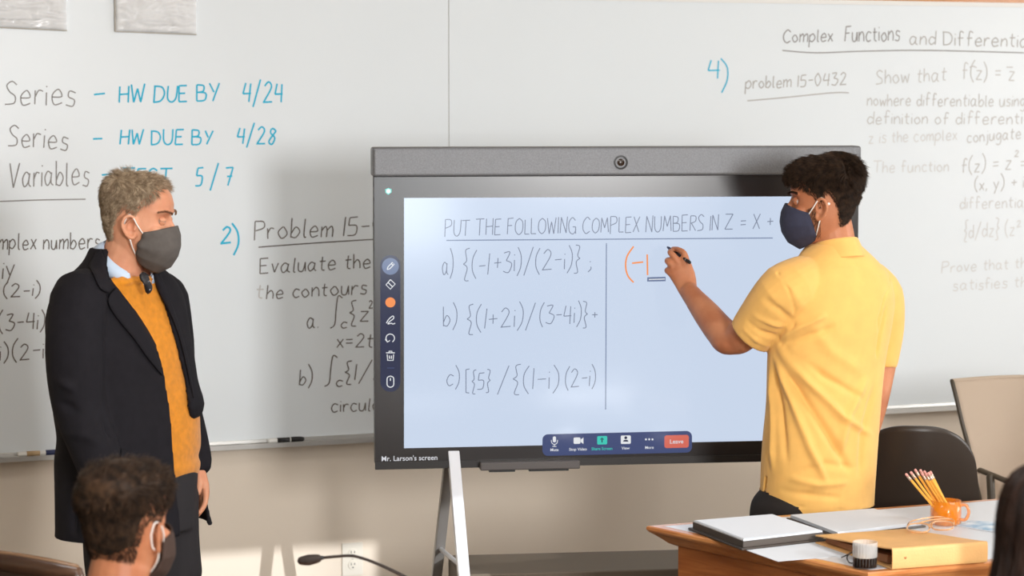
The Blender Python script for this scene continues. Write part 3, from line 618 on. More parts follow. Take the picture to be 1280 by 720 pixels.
class Head:
    def __init__(s, c, f, pitch=0.0, k=1.0, roll=0.0):
        f = Vector((f[0], f[1], 0)).normalized(); l = Vector((-f.y, f.x, 0)); u = Vector((0, 0, 1))
        R = Matrix((f, l, u)).transposed(); s.R = R @ Matrix.Rotation(pitch, 3, 'Y') @ Matrix.Rotation(roll, 3, 'X'); s.c = Vector(c); s.k = k
    def __call__(s, x, y=None, z=None):
        v = Vector(x) if y is None else Vector((x, y, z)); return s.c + s.R @ (v * s.k)
    def inv(s, P): return (P - np.array(s.c)) @ np.array(s.R) / s.k
    def skull(s, so):
        so.rings([[s(hsurf(z, 2 * math.pi * i / 40)) for i in range(40)] for z in np.concatenate([np.linspace(-.120, .10, 30), np.linspace(.104, .1215, 7)])])
        k = s.k
        # nose, cheekbones, lips, chin, brow ridge
        so.tube([s(.083, 0, .022), s(.093, 0, .0), s(.104, 0, -.018), s(.110, 0, -.030)], [.006 * k, .008 * k, .010 * k, .012 * k], 12)
        for y in (-.012, .012): so.ball(s(.099, y, -.035), (.011 * k, .0085 * k, .008 * k), R=s.R)
        so.tube([s(.086, -.022, -.066), s(.095, -.010, -.062), s(.0965, 0, -.063), s(.095, .010, -.062), s(.086, .022, -.066)], [.004 * k, .0055 * k, .0055 * k, .0055 * k, .004 * k])
        so.tube([s(.085, -.020, -.070), s(.094, -.008, -.073), s(.094, .008, -.073), s(.085, .020, -.070)], [.004 * k, .006 * k, .006 * k, .004 * k])
        so.ball(s(.083, 0, -.100), (.016 * k, .020 * k, .014 * k), R=s.R)
        for y in (-1, 1):
            so.tube([s(.086, y * .012, .030), s(.083, y * .030, .034), s(.066, y * .052, .030)], [.007 * k, .008 * k, .006 * k], 10)
            so.ball(s(.062, y * .046, -.022), (.022 * k, .018 * k, .016 * k), R=s.R)
        for y in (-1, 1):      # ears: bowl, rim, lobe, inner fold
            e = lambda x, o, z: s(x * .95 + .009, y * o, z * .95 - .016)
            so.tube([e(.006, .071, -.004), e(.004, .076, .022), e(-.008, .085, .033), e(-.022, .091, .026), e(-.027, .091, .006), e(-.020, .086, -.014), e(-.008, .077, -.028), e(.004, .073, -.030), e(.007, .071, -.018)],
                    [.004 * k, .0045 * k, .005 * k, .005 * k, .0048 * k, .0045 * k, .0062 * k, .0055 * k, .004 * k], 10)
            so.tube([e(-.006, .075, .022), e(-.016, .081, .012), e(-.015, .080, -.004), e(-.006, .075, -.014)], [.0035 * k, .004 * k, .004 * k, .003 * k], 8)
            so.ball(e(-.008, .067, .004), (.020 * k, .007 * k, .028 * k), R=s.R)
            so.ball(e(.004, .074, -.004), (.004 * k, .004 * k, .006 * k), R=s.R)
    def sculpt(s, me, o, socket=0.010):
        """eye sockets, temples and ear bowls pressed in after the remesh"""
        P = coords(me).astype(float) + np.array(o); L = s.inv(P); N = normals(me); d = np.zeros(len(P))
        for y in (-1, 1):
            q = ((L[:, 0] - .083) / .022) ** 2 + ((L[:, 1] - y * .031) / .019) ** 2 + ((L[:, 2] - .010) / .012) ** 2; d -= socket * s.k * np.exp(-q)
            q = ((L[:, 0] - .001) / .008) ** 2 + ((L[:, 1] - y * .080) / .010) ** 2 + ((L[:, 2] + .011) / .014) ** 2; d -= .009 * s.k * np.exp(-q)
        P += N * d[:, None]; setco(me, P - np.array(o))
    def eyes(s, o, parent, iris=rgb(70, 50, 35), skin=None, open_=0.25):
        for y in (-1, 1):
            c = s(.0725, y * .0295, .008); R = s.R @ Matrix.Rotation(-math.pi / 2, 3, 'Y') @ Matrix.Identity(3)
            e = Soup(o).ball(c, .0118 * s.k, 20, 14).build('eye', MEYE, parent, smooth=True)
            f = s.R @ Vector((1, y * 0.02, -0.3)).normalized()
            Soup(o).ball(c + f * .0074 * s.k, .0050 * s.k, 14, 8).build('iris', mat('iris', iris, 0.4), e, smooth=True)
            lid = Soup(o)
            for sgn, a0, a1 in ((1, open_, 1.9), (-1, -.15 - open_ * .3, -1.5)):
                rs = []
                for i in range(9):
                    el = a0 + (a1 - a0) * i / 8; rs.append([c + s.R @ (Vector((math.cos(el if i else el * math.cos(t)) * math.cos(t), math.sin(t), math.sin(el if i else el * math.cos(t)) * math.cos(t))) * .0132 * s.k) for t in np.linspace(-1.45, 1.45, 15)])
                lid.rings(rs, caps=False, closed=False)
            l = lid.build('eyelid', skin, e, smooth=True); m = l.modifiers.new('t', 'SOLIDIFY'); m.thickness = .0012; m.offset = 1
    def brows(s, o, parent, m, n=260, ln=.011):
        rnd = random.Random(7); so = Soup(o)
        for y in (-1, 1):
            for i in range(n):
                t = rnd.random(); x = .0965 - .026 * t * t - .004 * t; yy = .012 + .042 * t; z = .028 + .008 * math.sin(t * 2.6) + rnd.uniform(-.003, .003)
                p = s(x, y * yy, z); d = s.R @ Vector((-.35 * t + .15, y * (.9), .25 - .5 * t)); d.normalize(); q = p + d * ln * s.k * rnd.uniform(.6, 1) + s.R @ Vector((.002, 0, 0))
                strand(so, [p, p.lerp(q, .5) + s.R @ Vector((.0015, 0, 0)), q], .0005)
        o_ = so.build('eyebrow', m, parent, fix=False); o_['kind'] = 'stuff'; return o_
    def mask(s, o, parent, m, m2, top=-.002, seam=True, pleat=0.0, drop=0.0):
        n = 40; rows = 26; rs = []
        for j in range(rows + 1):
            t = j / rows
            cx = float(np.interp(t, [0, .18, .4, .62, .85, 1], [.108, .119, .1225, .118, .102, .070])); zc = float(np.interp(t, [0, 1], [top, -.133 - drop]))
            hw = float(np.interp(t, [0, .5, .8, 1], [.066, .0715, .060, .036])); zs = float(np.interp(t, [0, 1], [-.026, -.098 - drop])); xs = float(np.interp(t, [0, .5, 1], [.038, .026, .018]))
            r = []
            for i in range(n + 1):
                q = -1 + 2 * i / n; ph = q * math.pi / 2; c_ = math.cos(ph); pw_ = c_ ** (0.75)
                x = xs + (cx - xs) * pw_; y = hw * math.sin(ph); z = zs + (zc - zs) * (c_ ** (.9 - .45 * t))
                if seam: x += .003 * math.exp(-(y / .004) ** 2) * math.sin(math.pi * t)
                if pleat: x += pleat * math.sin(t * 17 + abs(q) * 4) * (abs(q) ** 1.5) * math.sin(math.pi * t); y += pleat * 0.8 * math.sin(t * 13 + 1) * q * abs(q)
                r.append(s(x, y, z))
            rs.append(r)
        so = Soup(o).rings(rs, caps=False, closed=False)
        mk = so.build('face_mask', m, parent, smooth=True); md = mk.modifiers.new('t', 'SOLIDIFY'); md.thickness = .002; md.offset = 1
        hem = Soup(o)
        for r in (rs[0], rs[-1], [q[0] for q in rs], [q[-1] for q in rs]): hem.tube(r, .0011 * s.k, 6, smooth=False)
        hem.build('mask_binding', m, mk, smooth=True)
        for y, e in ((-1, 0), (1, n)):
            a = rs[1][e]; b = rs[-3][e]
            Soup(o).tube([a, a.lerp(s(.008, y * .081, .012), .5) + s.R @ Vector((0, y * .004, 0)), s(.008, y * .081, .012), s(-.006, y * .077, .018), s(-.016, y * .074, -.006)], .0019 * s.k, 8).build('ear_loop', m2, mk, smooth=True)
            Soup(o).tube([b, b.lerp(s(.004, y * .078, -.046), .5) + s.R @ Vector((0, y * .005, 0)), s(.004, y * .078, -.046), s(-.010, y * .074, -.034), s(-.016, y * .074, -.006)], .0019 * s.k, 8).build('ear_loop', m2, mk, smooth=True)
        return mk
def strand(so, pts, r, n=3):
    k = len(pts); vs = []; fs = []; base = len(so.v)
    t = (pts[-1] - pts[0]).normalized(); u = t.orthogonal().normalized(); wv = t.cross(u)
    for i, p in enumerate(pts[:-1]):
        rr = r * (1 - .45 * i / k)
        for j in range(n): a = 2 * math.pi * j / n; so.v.append(p + u * math.cos(a) * rr + wv * math.sin(a) * rr)
    so.v.append(pts[-1]); tip = len(so.v) - 1
    for i in range(k - 2):
        for j in range(n): so.f.append([base + i * n + j, base + i * n + (j + 1) % n, base + (i + 1) * n + (j + 1) % n, base + (i + 1) * n + j])
    for j in range(n): so.f.append([base + (k - 2) * n + j, base + (k - 2) * n + (j + 1) % n, tip])
def make_hair(hd, o, parent, m, line, thick, length, flow, n=5000, r=.0007, seed=1, lift=.5, clump=0.0, nm='hair', capk=1.0, jitter=.35, fade=.015):
    """scalp cover plus single strands; line(a) lowest height of hair at angle a, thick/length(z, a) metres, flow(z, a) direction in head frame"""
    rnd = random.Random(seed); so = Soup(o)
    A = 72; Z = list(np.linspace(-.105, .10, 34)) + list(np.linspace(.104, .1214, 8)); rs = []
    for z in Z:
        row = []
        for i in range(A):
            a = 2 * math.pi * i / A; aa = abs((a + math.pi) % (2 * math.pi) - math.pi); e = (z - line(aa) - fade) / .012
            t = thick(z, aa); q = hsurf(z, a) * 30; nz = noise.noise(q) * .0022 + noise.noise(q * 2.3) * .0012
            off = max(-.004, min(1, e)) * (t * capk + nz * min(1, t / .012)) if e > 0 else -.006
            p = hsurf(z, a, off)
            if e > 0 and z > .05: p.z += off * .9 * min(1, (z - .05) / .04)
            row.append(hd(p))
        rs.append(row)
    so.rings(rs)
    k = 0; tries = 0
    while k < n and tries < n * 12:
        tries += 1
        z = rnd.uniform(-.10, .1212); a = rnd.uniform(-math.pi, math.pi); aa = abs(a)
        wv = float(np.interp(z, _z, _t[2])) / .0765
        if rnd.random() > max(wv, .1): continue
        e = (z - line(aa)) / .02
        if e < 0 or rnd.random() > min(1, .35 + e): continue
        t = thick(z, aa) * min(1, e * 1.6) * capk; p = hsurf(z, a, t * .9 + .0005)
        if z > .05: p.z += t * .9 * .9 * min(1, (z - .05) / .04)
        c = hsurf(z * .6, a, 0) * .25; nrm = (hsurf(z, a) - Vector((-.012, 0, .02))).normalized()
        fl = Vector(flow(z, a)).normalized(); ln = length(z, aa) * rnd.uniform(.65, 1.15)
        cl = noise.noise_vector(p * 55) * clump; jt = Vector((rnd.uniform(-1, 1), rnd.uniform(-1, 1), rnd.uniform(-1, 1))) * jitter
        fl = (fl + cl + jt * .6); fl -= nrm * min(0, fl.dot(nrm)) * .9; fl.normalize()
        d0 = (nrm * lift + fl).normalized(); d1 = (fl + nrm * lift * .35).normalized(); d2 = (fl - nrm * .05).normalized()
        q = [p]; 
        for dd in (d0, d1, d2): q.append(q[-1] + dd * ln / 3)
        strand(so, [hd(v) for v in q], r * hd.k); k += 1
    return so.build(nm, m, parent, smooth=True, fix=False)
def mixflow(z, a, z0, z1, lo, hi):
    t = max(0, min(1, (z - z0) / (z1 - z0))); t = t * t * (3 - 2 * t); return [l_ * (1 - t) + h_ * t for l_, h_ in zip(lo, hi)]
def hand_soup(so, W, X, Yv, k=1.0, curl=(.35, .5, .35), thumb=1.0, spread=.05, flip=1):
    """relaxed hand: wrist W, X towards the fingers, Yv towards the thumb, back of the hand along X x Yv"""
    X = Vector(X).normalized(); Yv = Vector(Yv); Yv = (Yv - X * Yv.dot(X)).normalized(); Zv = X.cross(Yv) * flip
    g = lambda x, y, z: W + (X * x + Yv * y + Zv * z) * k
    so.tube([g(-.03, 0, 0), g(0, 0, 0), g(.03, .002, .001), g(.06, 0, .002), g(.085, 0, 0)], [.027 * k, .028 * k, .036 * k, .040 * k, .038 * k], 16, flat=.42, up=Zv)
    for i, (y, L) in enumerate(((.029, .072), (.010, .079), (-.010, .074), (-.028, .058))):
        p = Vector((.083 - abs(y - .005) * .25, y, 0)); ang = 0; pts = [g(p.x - .012, p.y * .95, 0)]; side = y * spread * 20
        pts.append(g(*p)); 
        for f_, c_ in zip((.45, .3, .25), curl):
            ang += c_; p = p + Vector((math.cos(ang) * L * f_, side * .012, -math.sin(ang) * L * f_)); pts.append(g(*p))
        so.tube(pts, [.0098 * k, .0093 * k, .0086 * k, .0080 * k, .0068 * k], 12, sub=3)
    so.tube([g(.008, .018, -.004), g(.032, .018 + .018 * thumb, -.012), g(.058, .022 + .026 * thumb, -.020), g(.080, .020 + .030 * thumb, -.028)], [.015 * k, .0125 * k, .0105 * k, .0085 * k], 12)
MEYE = mat('lash_shaded_eye_white', rgb(170, 150, 138), 0.45)  # eye white darkened, the shadow of the lashes put into its colour
def skinmat(name, c, c2): return mat(name, c, 0.48, bump=0.25, bscale=420, sss=0.12, col2=c2, vscale=14, spec=0.4)

# ------------------------------------------------------------------ the man in the dark suit (plan frame)
MY = 6.4; mp = Vector((at(150, 500, MY).x, MY, 0)); FX, FY = .80, -.60
man = root('person', mp, 'grey-haired man standing in a dark navy suit, mustard sweater, tie and grey face mask', 'person')
def clothe(name, me, m, parent, P=None): o = link(name, me, m, parent); return o
skin_o = skinmat('light_tanned_skin', rgb(220, 160, 128), rgb(204, 138, 104))
suit = mat('navy_wool', rgb(27, 25, 30), 0.85, bump=0.35, bscale=900, kind='noise', var=.12, vscale=40, spec=.25)
trou = mat('charcoal_wool', rgb(38, 35, 38), 0.85, bump=0.3, bscale=900)
knit = mat('mustard_knit', rgb(214, 134, 20), 0.85, bump=0.5, bscale=700, kind='noise', var=.12, vscale=60, sheen=0.25)
shirtm = mat('pale_blue_cotton', rgb(196, 212, 232), 0.7, bump=0.1, bscale=900)
hd = Head(at(173, 275, MY - .01), (.99, -.14), pitch=.12, k=.975)
JR = [(662, 168, .236, .160), (645, 168, .236, .160), (600, 165, .232, .156), (560, 164, .228, .150), (520, 162, .224, .146), (480, 157, .222, .143), (440, 152, .222, .140), (400, 147, .222, .131), (375, 146, .212, .118), (358, 146, .190, .108), (342, 148, .150, .092), (326, 147, .100, .074), (310, 143, .064, .060)]
def rset(rows, Y, fx, fy, da=0.0, n=64, p=2.3): return [ring(cx, y, Y, a + da, b + da, fx, fy, n, p) for y, cx, a, b in rows]
so = Soup(mp); hd.skull(so)
so.tube([at(148, 350, MY), at(153, 325, MY), at(160, 303, MY - .005), at(167, 285, MY)], [.062, .057, .056, .060], 20)
so.rings(interp_rings(rset([r for r in JR if r[0] < 620], MY, FX, FY, -.035)))
AR = [at(99, 376, MY - .15), at(94, 440, MY - .20), at(99, 505, MY - .21), at(118, 560, MY - .24), at(142, 622, MY - .28)]
AL = [at(203, 376, MY + .15), at(213, 430, MY + .19), at(220, 485, MY + .19), at(234, 535, MY + .16), at(246, 580, MY + .13)]
for A_ in (AR, AL): so.tube(A_, [.052, .050, .042, .036, .028], 16)
hand_soup(so, AL[-1], at(258, 645, MY + .12) - AL[-1], (.55, -.8, -.1), .95, (.25, .35, .3), .5, .03, -1)
hand_soup(so, AR[-1], at(158, 668, MY - .30) - AR[-1], (.8, -.3, -.1), 1.0, (.35, .5, .3))
hip = at(172, 610, MY); LG = []
for sg, kx, dy in ((1, 205, .07), (-1, 158, -.07)):
    t0 = at(kx - 8, 620, MY + dy); t0_ = t0.copy(); LG.append([t0, at(kx, 720, MY + dy), Vector((t0.x + .03, t0.y, .48)), Vector((t0.x + .02, t0.y, .09))])
    so.tube(LG[-1], [.085, .078, .058, .040], 16); so.tube([Vector((t0.x + .0, t0.y, .05)), Vector((t0.x + .16, t0.y - .1, .04))], [.04, .035], 12)
me = remesh(so, .0036, 2); hd.sculpt(me, mp); link('body', me, skin_o, man)
hd.eyes(mp, man, rgb(96, 110, 120), skin_o, .0)
# trousers
so = Soup(mp); so.rings(interp_rings(rset([(662, 172, .17, .13), (620, 168, .18, .135), (580, 166, .19, .135)], MY, FX, FY)))
for L_ in LG: so.tube([L_[0], L_[1], L_[2], L_[3] + Vector((0, 0, .0))], [.112, .108, .086, .088], 20)
me = remesh(so, .007, 2); P = coords(me).astype(float); N = normals(me); wob(P, N, 18, .012, 2); setco(me, P); link('trousers', me, trou, man)
for L_ in LG:
    s = Soup(mp); b = L_[3]; d = Vector((.83, -.56, 0)); l = Vector((.56, .83, 0)); rs = []
    for t, wv, h in ((-.10, .02, .03), (-.09, .036, .055), (-.03, .042, .075), (.05, .045, .06), (.12, .046, .045), (.18, .036, .035), (.20, .015, .02)):
        rs.append([b + Vector((0, 0, -b.z)) + d * t + l * wv * math.cos(q) + Vector((0, 0, h * max(0, math.sin(q)) + .001)) for q in np.linspace(0, 2 * math.pi, 17)[:-1]])
    s.rings(rs); s.build('shoe', mat('black_leather', rgb(24, 20, 18), .3), man, smooth=True)
# sweater
so = Soup(mp); so.rings(interp_rings(rset([(598, 166, .200, .134), (585, 166, .206, .140), (575, 166, .200, .134)] + [(y, cx, a - .012, b - .012) for y, cx, a, b in JR if 340 < y < 570] + [(350, 154, .135, .090), (343, 156, .085, .072)], MY, FX, FY)))
me = remesh(so, .006, 2); P = coords(me).astype(float); N = normals(me); wob(P, N, 22, .006, 5)
for y, amp in ((460, -.008), (470, .006), (520, -.006), (548, .006), (560, -.006)):
    fold(P, N, [np.array(at(196, y + 4, MY - .12) - mp), np.array(at(222, y, MY - .12) - mp), np.array(at(245, y - 8, MY - .1) - mp)], .012, amp)
setco(me, P); sweater = link('sweater', me, knit, man)
# jacket: an open shell, its front edges following the two fronts, plus the sleeves
near = [(310, 134), (326, 134), (342, 138), (358, 150), (375, 163), (400, 179), (440, 200), (480, 216), (520, 228), (560, 231), (600, 233), (645, 238), (662, 232)]
far = [(310, 178), (326, 190), (342, 194), (358, 200), (375, 207), (400, 216), (440, 226), (480, 236), (520, 241), (560, 243), (600, 250), (645, 262), (662, 264)]
def px_of(p):
    d = p - Vector((0, 0, H)); f = Vector((0, CP, -SP)); u = Vector((0, SP, CP)); z = d.dot(f); return 640 + F * d.x / z, 360 - F * d.dot(u) / z
so = Soup(mp); rs_o = []; rs_i = []
for y, cx, a, b in JR:
    R0 = ring(cx, y, MY, a, b, FX, FY, 720); best = []
    e1 = np.interp(y, [q[0] for q in near], [q[1] for q in near]); e2 = np.interp(y, [q[0] for q in far], [q[1] for q in far])
    X_ = [px_of(p)[0] for p in R0]
    fr = [i - 720 if i > 360 else i for i in range(720)]
    i1 = min((i for i in range(-300, 5)), key=lambda i: abs(X_[i] - e1)); i2 = min((i for i in range(i1 + 5, i1 + 200)), key=lambda i: abs(X_[i] - e2))
    if i2 - i1 < 12: i2 = i1 + 12
    span = 720 - (i2 - i1); n = 90
    out = []; inn = []
    Ri = ring(cx, y, MY, a - .012, b - .012, FX, FY, 720)
    for k_ in range(n + 1):
        i = (i2 + span * k_ / n) % 720; i0 = int(i); out.append(R0[i0 % 720]); inn.append(Ri[i0 % 720])
    rs_o.append(out); rs_i.append(inn)
full = [o_ + i_[::-1] for o_, i_ in zip(rs_o, rs_i)]
so.rings(interp_rings(full, 4))
so.tube([at(108, 372, MY - .12)] + AR[:], [.070, .080, .077, .071, .064, .055], 24)
so.tube([at(196, 370, MY + .12)] + AL[:], [.066, .074, .068, .058, .050, .042], 24)
me = remesh(so, .0055, 2); P = coords(me).astype(float); N = normals(me); wob(P, N, 14, .006, 1); wob(P, N, 34, .0022, 4)
A3 = lambda x, y, Y: np.array(at(x, y, Y) - mp)
for pts, wd_, amp in (([(131, 432, 6.15), (133, 500, 6.14), (138, 575, 6.14)], .010, -.012), ([(70, 470, 6.15), (95, 492, 6.1), (125, 500, 6.1)], .012, .010), ([(72, 500, 6.15), (98, 515, 6.1), (122, 530, 6.1)], .012, -.010),
                      ([(80, 540, 6.15), (105, 545, 6.1), (130, 556, 6.1)], .012, .008), ([(150, 500, 6.2), (180, 505, 6.2), (222, 515, 6.2)], .014, -.005), ([(172, 470, 6.2), (180, 520, 6.2), (184, 590, 6.2)], .006, -.004),
                      ([(100, 600, 6.2), (92, 640, 6.2), (92, 672, 6.2)], .012, -.01), ([(110, 375, 6.2), (124, 400, 6.2), (131, 432, 6.2)], .007, -.006)):
    fold(P, N, [A3(*q) for q in pts], wd_, amp)
setco(me, P); jacket = link('suit_jacket', me, suit, man); jb = bvh_of(me, mp)
def strip(A_, B_, bvh, off, nu, nv=6, o=mp, guess=6.3, bulge=.003):
    A_ = catmull([Vector((*p, 0)) for p in A_], [0] * len(A_), 6)[0]; B_ = catmull([Vector((*p, 0)) for p in B_], [0] * len(B_), 6)[0]
    f = lambda L_, t: L_[min(int(t * (len(L_) - 1)), len(L_) - 2)].lerp(L_[min(int(t * (len(L_) - 1)), len(L_) - 2) + 1], t * (len(L_) - 1) - min(int(t * (len(L_) - 1)), len(L_) - 2))
    rs = []
    for i in range(nu + 1):
        a = f(A_, i / nu); b = f(B_, i / nu); r = []
        for j in range(nv + 1):
            q = a.lerp(b, j / nv); r.append(hit(bvh, q.x, q.y, off + bulge * math.sin(math.pi * j / nv), guess))
        rs.append(r)
    so = Soup(o).rings(rs, caps=False, closed=False); return so
def cloth_strip(name, m, parent, *a, th=.003, **k):
    so = strip(*a, **k); o_ = so.build(name, m, parent, smooth=True, fix=False); md = o_.modifiers.new('t', 'SOLIDIFY'); md.thickness = th; md.offset = 0
    sm = o_.modifiers.new('s', 'SMOOTH'); sm.factor = .5; sm.iterations = 2
    o_.modifiers.move(1, 0); return o_
lap = mat('navy_wool_lapel', rgb(27, 25, 30), 0.85, bump=0.35, bscale=900, spec=.25)
cloth_strip('lapel', lap, man, [(135, 370), (134, 381), (146, 400), (166, 424), (184, 449), (205, 474), (224, 503)], [(147, 357), (160, 371), (176, 393), (191, 419), (205, 449), (217, 480), (229, 507)], jb, .007, 30)
cloth_strip('collar', lap, man, [(111, 334), (117, 348), (124, 362), (134, 367)], [(126, 308), (131, 322), (138, 341), (149, 357)], jb, .008, 14)
cloth_strip('lapel', lap, man, [(197, 338), (206, 360), (217, 390), (228, 425), (236, 462), (241, 500)], [(190, 344), (198, 362), (209, 384), (220, 412), (229, 445), (237, 480)], jb, .006, 24, bulge=.002)
for px, py in ((219, 522), (224, 574)):
    p = hit(jb, px, py, .003); s = Soup(mp); nrm = -ray(px, py).normalized(); R = nrm.to_track_quat('Z', 'Y').to_matrix()
    s.lathe([(.001, 0), (.0095, 0), (.0105, .002), (.0095, .004), (.007, .003), (.001, .003)], p, 20, R); s.build('button', mat('horn_button', rgb(28, 22, 20), .25), man, smooth=True)
p = hit(jb, 188, 566, .002)
cloth_strip('pocket_flap', lap, man, [(150, 560), (170, 566), (200, 571)], [(150, 574), (170, 581), (200, 585)], jb, .004, 12, 3)
# shirt collar: a tilted folded band round the neck, and the tie
c = at(156, 331, MY - .01); ax = Vector((.50, -.30, .80)).normalized(); fx_ = Vector((FX, FY, 0)); fx_ = (fx_ - ax * fx_.dot(ax)).normalized(); ly = ax.cross(fx_)
def band(r0, r1, h0, h1, n=48, gap=.10):
    rs = []
    for r_, h_ in ((r0, h0), ((r0 * .6 + r1 * .4), h0 * .5 + h1 * .5), (r1, h1)):
        rs.append([c + (fx_ * math.cos(t) * r_ * 1.06 + ly * math.sin(t) * r_ * .95) + ax * (h_ - (.012 * (math.cos(t) > .8))) for t in np.linspace(gap, 2 * math.pi - gap, n)])
    return rs
so = Soup(mp).rings(band(.094, .078, -.010, .022, gap=.42), caps=False, closed=False); o_ = so.build('shirt_collar', shirtm, man, smooth=True); md = o_.modifiers.new('t', 'SOLIDIFY'); md.thickness = .004
so = Soup(mp).rings(band(.086, .074, -.02, .022), caps=False, closed=False); o_ = so.build('collar_stand', shirtm, man, smooth=True); md = o_.modifiers.new('t', 'SOLIDIFY'); md.thickness = .003
tiem = mat('black_dotted_silk', rgb(30, 28, 32), .5); tb = tiem.node_tree; v = tb.nodes.new('ShaderNodeTexVoronoi'); v.inputs['Scale'].default_value = 90; v.inputs['Randomness'].default_value = 0; tb.links.new(tb.nodes['Mapping'].outputs[0], v.inputs[0])
cr = tb.nodes.new('ShaderNodeValToRGB'); cr.color_ramp.elements[0].position = .17; cr.color_ramp.elements[1].position = .2; cr.color_ramp.elements[0].color = rgb(190, 190, 200); cr.color_ramp.elements[1].color = rgb(28, 26, 30)
tb.links.new(v.outputs['Distance'], cr.inputs[0]); tb.links.new(cr.outputs[0], tb.nodes['Principled BSDF'].inputs['Base Color'])
so = Soup(mp); k0 = at(180, 346, MY - .118); k1 = at(183, 353, MY - .120); k2 = at(186, 361, MY - .104)
so.tube([k0, k0.lerp(k1, .5), k1, k1.lerp(k2, .5), k2], [.015, .0145, .011, .014, .015], 16, flat=.5, up=(FX, FY, 0)); so.build('tie', tiem, man, smooth=True)
# mask, hair, brows
gmask = mat('grey_mask_cloth', rgb(92, 86, 82), .8, bump=.3, bscale=900, var=.1, vscale=50)
loop = mat('white_elastic', rgb(238, 232, 226), .6)
hd.mask(mp, man, gmask, loop, top=-.003, seam=False, pleat=.0022, drop=.004)
ghair = mat('grey_blond_hair', rgb(196, 174, 146), .5, col2=rgb(138, 116, 92), vscale=55)
line_o = lambda a: float(np.interp(a, [0, .35, .7, 1.0, 1.25, 1.42, 1.62, 1.85, 2.1, 3.15], [.099, .096, .084, .060, .040, .004, .034, .0, -.055, -.070]))
make_hair(hd, mp, man, ghair, line_o, lambda z, a: .0015 + .0035 * max(0, min(1, (z - .02) / .07)), lambda z, a: .011 + .013 * max(0, min(1, (z - .03) / .06)),
          lambda z, a: mixflow(z, a, .055, .115, (-.45 if abs(a) > 1.3 else .05, math.sin(a) * .1, -.9), (.9 if abs(a) < 2.2 else -.1, math.sin(a) * .4 + .15, .12)), n=9500, r=.0006, lift=.4, clump=.5, seed=3)
hd.brows(mp, man, mat('brown_brow', rgb(120, 88, 62), .6), 200, .010)

# ------------------------------------------------------------------ the student writing on the display
YY = 6.75; yp = Vector((at(1035, 500, YY).x, YY, 0)); GX, GY = -.57, .82
stu = root('person', yp, 'dark-haired man in a yellow polo shirt writing on the display', 'person')
skin_y = skinmat('tan_skin', rgb(196, 132, 96), rgb(176, 110, 76))
polo = mat('yellow_pique_cotton', rgb(239, 185, 100), .8, bump=.3, bscale=1200, var=.05, vscale=20, sheen=.2)
hy = Head(at(1028, 253.5, YY - .01), (-.985, .17), pitch=.04, k=.955)
SR = [(650, 1021, .178, .130), (637, 1021, .176, .128), (600, 1022, .178, .127), (550, 1025, .179, .124), (500, 1030, .180, .122), (450, 1034, .188, .118), (410, 1039, .194, .120), (380, 1042, .196, .118), (358, 1044, .186, .110), (340, 1045, .162, .098), (326, 1045, .128, .086), (314, 1043, .098, .076), (304, 1042, .070, .066)]
so = Soup(yp); hy.skull(so)
so.tube([at(1046, 335, YY), at(1044, 312, YY), at(1041, 290, YY - .005), at(1036, 268, YY)], [.064, .060, .058, .058], 20)
so.rings(interp_rings(rset([r for r in SR if r[0] > 310], YY, GX, GY, -.02)))
sh = at(985, 362, YY - .09); el = at(918, 424, YY + .02); wr = at(861, 364, YY + .22)
so.tube([sh, at(955, 392, YY - .06), at(930, 418, YY - .01), el, at(903, 416, YY + .06), at(884, 393, YY + .13), at(868, 373, YY + .19), wr], [.058, .052, .047, .044, .046, .040, .031, .0275], 18, sub=4)
so.tube([at(925, 424, YY + .0), at(908, 428, YY + .02), at(899, 418, YY + .06)], [.040, .036, .036], 16)
ra = [at(1104, 368, YY + .10), at(1106, 420, YY + .13), at(1100, 468, YY + .12), at(1092, 512, YY + .10), at(1080, 560, YY + .02 + .1)]
so.tube(ra, [.050, .046, .041, .036, .028], 16); hand_soup(so, ra[-1], at(1070, 620, YY + .1) - ra[-1], (-.4, .9, 0), .95, (.3, .4, .3))
# writing hand, seen from the back of the hand: metacarpals, bent fingers, thumb
h = lambda x, y, d: at(x, y, YY + d)
so.tube([at(872, 379, YY + .17), wr, h(856, 352, .245), h(850, 340, .26), h(846, 332, .27)], [.030, .029, .033, .036, .030], 16, flat=.62, up=(0.25, -1, .1))
so.tube([h(864, 358, .24), h(862, 344, .25), h(858, 330, .255), h(855, 322, .26)], [.018, .018, .015, .0115], 12)                       # index metacarpal
so.tube([h(858, 326, .258), h(855, 316, .262), h(848, 312, .285), h(841, 311, .312)], [.0115, .0098, .0088, .0074], 12, sub=4)      # index finger
so.tube([h(850, 332, .258), h(843, 321, .262), h(838, 316, .275), h(838, 314, .300)], [.0112, .0100, .0092, .0078], 12, sub=4)      # middle
so.tube([h(846, 340, .256), h(838, 330, .258), h(834, 326, .275), h(837, 324, .305)], [.0108, .0097, .0090, .0076], 12, sub=4)      # ring
so.tube([h(844, 348, .254), h(837, 341, .256), h(833.5, 338, .272), h(837, 336, .298)], [.0100, .0090, .0083, .0072], 12, sub=4)    # little
so.tube([h(862, 352, .262), h(860, 338, .285), h(854, 326, .298), h(848, 317, .308)], [.015, .0125, .0105, .0088], 12, sub=4)       # thumb
YL = []
for kx, dy in ((985, -.06), (1040, .07)):
    t0 = at(kx, 640, YY + dy); YL.append([t0, Vector((t0.x, t0.y, .48)), Vector((t0.x, t0.y, .09))]); so.tube(YL[-1], [.088, .058, .040], 16)
    so.tube([Vector((t0.x, t0.y, .05)), Vector((t0.x - .1, t0.y + .15, .04))], [.04, .033], 12)
me = remesh(so, .0031, 2); hy.sculpt(me, yp); relax(me, lambda P: (P[:, 0] < -.16) & (P[:, 0] > -.402), 14); relax(me, lambda P: P[:, 0] < -.40, 2); body_y = link('body', me, skin_y, stu)
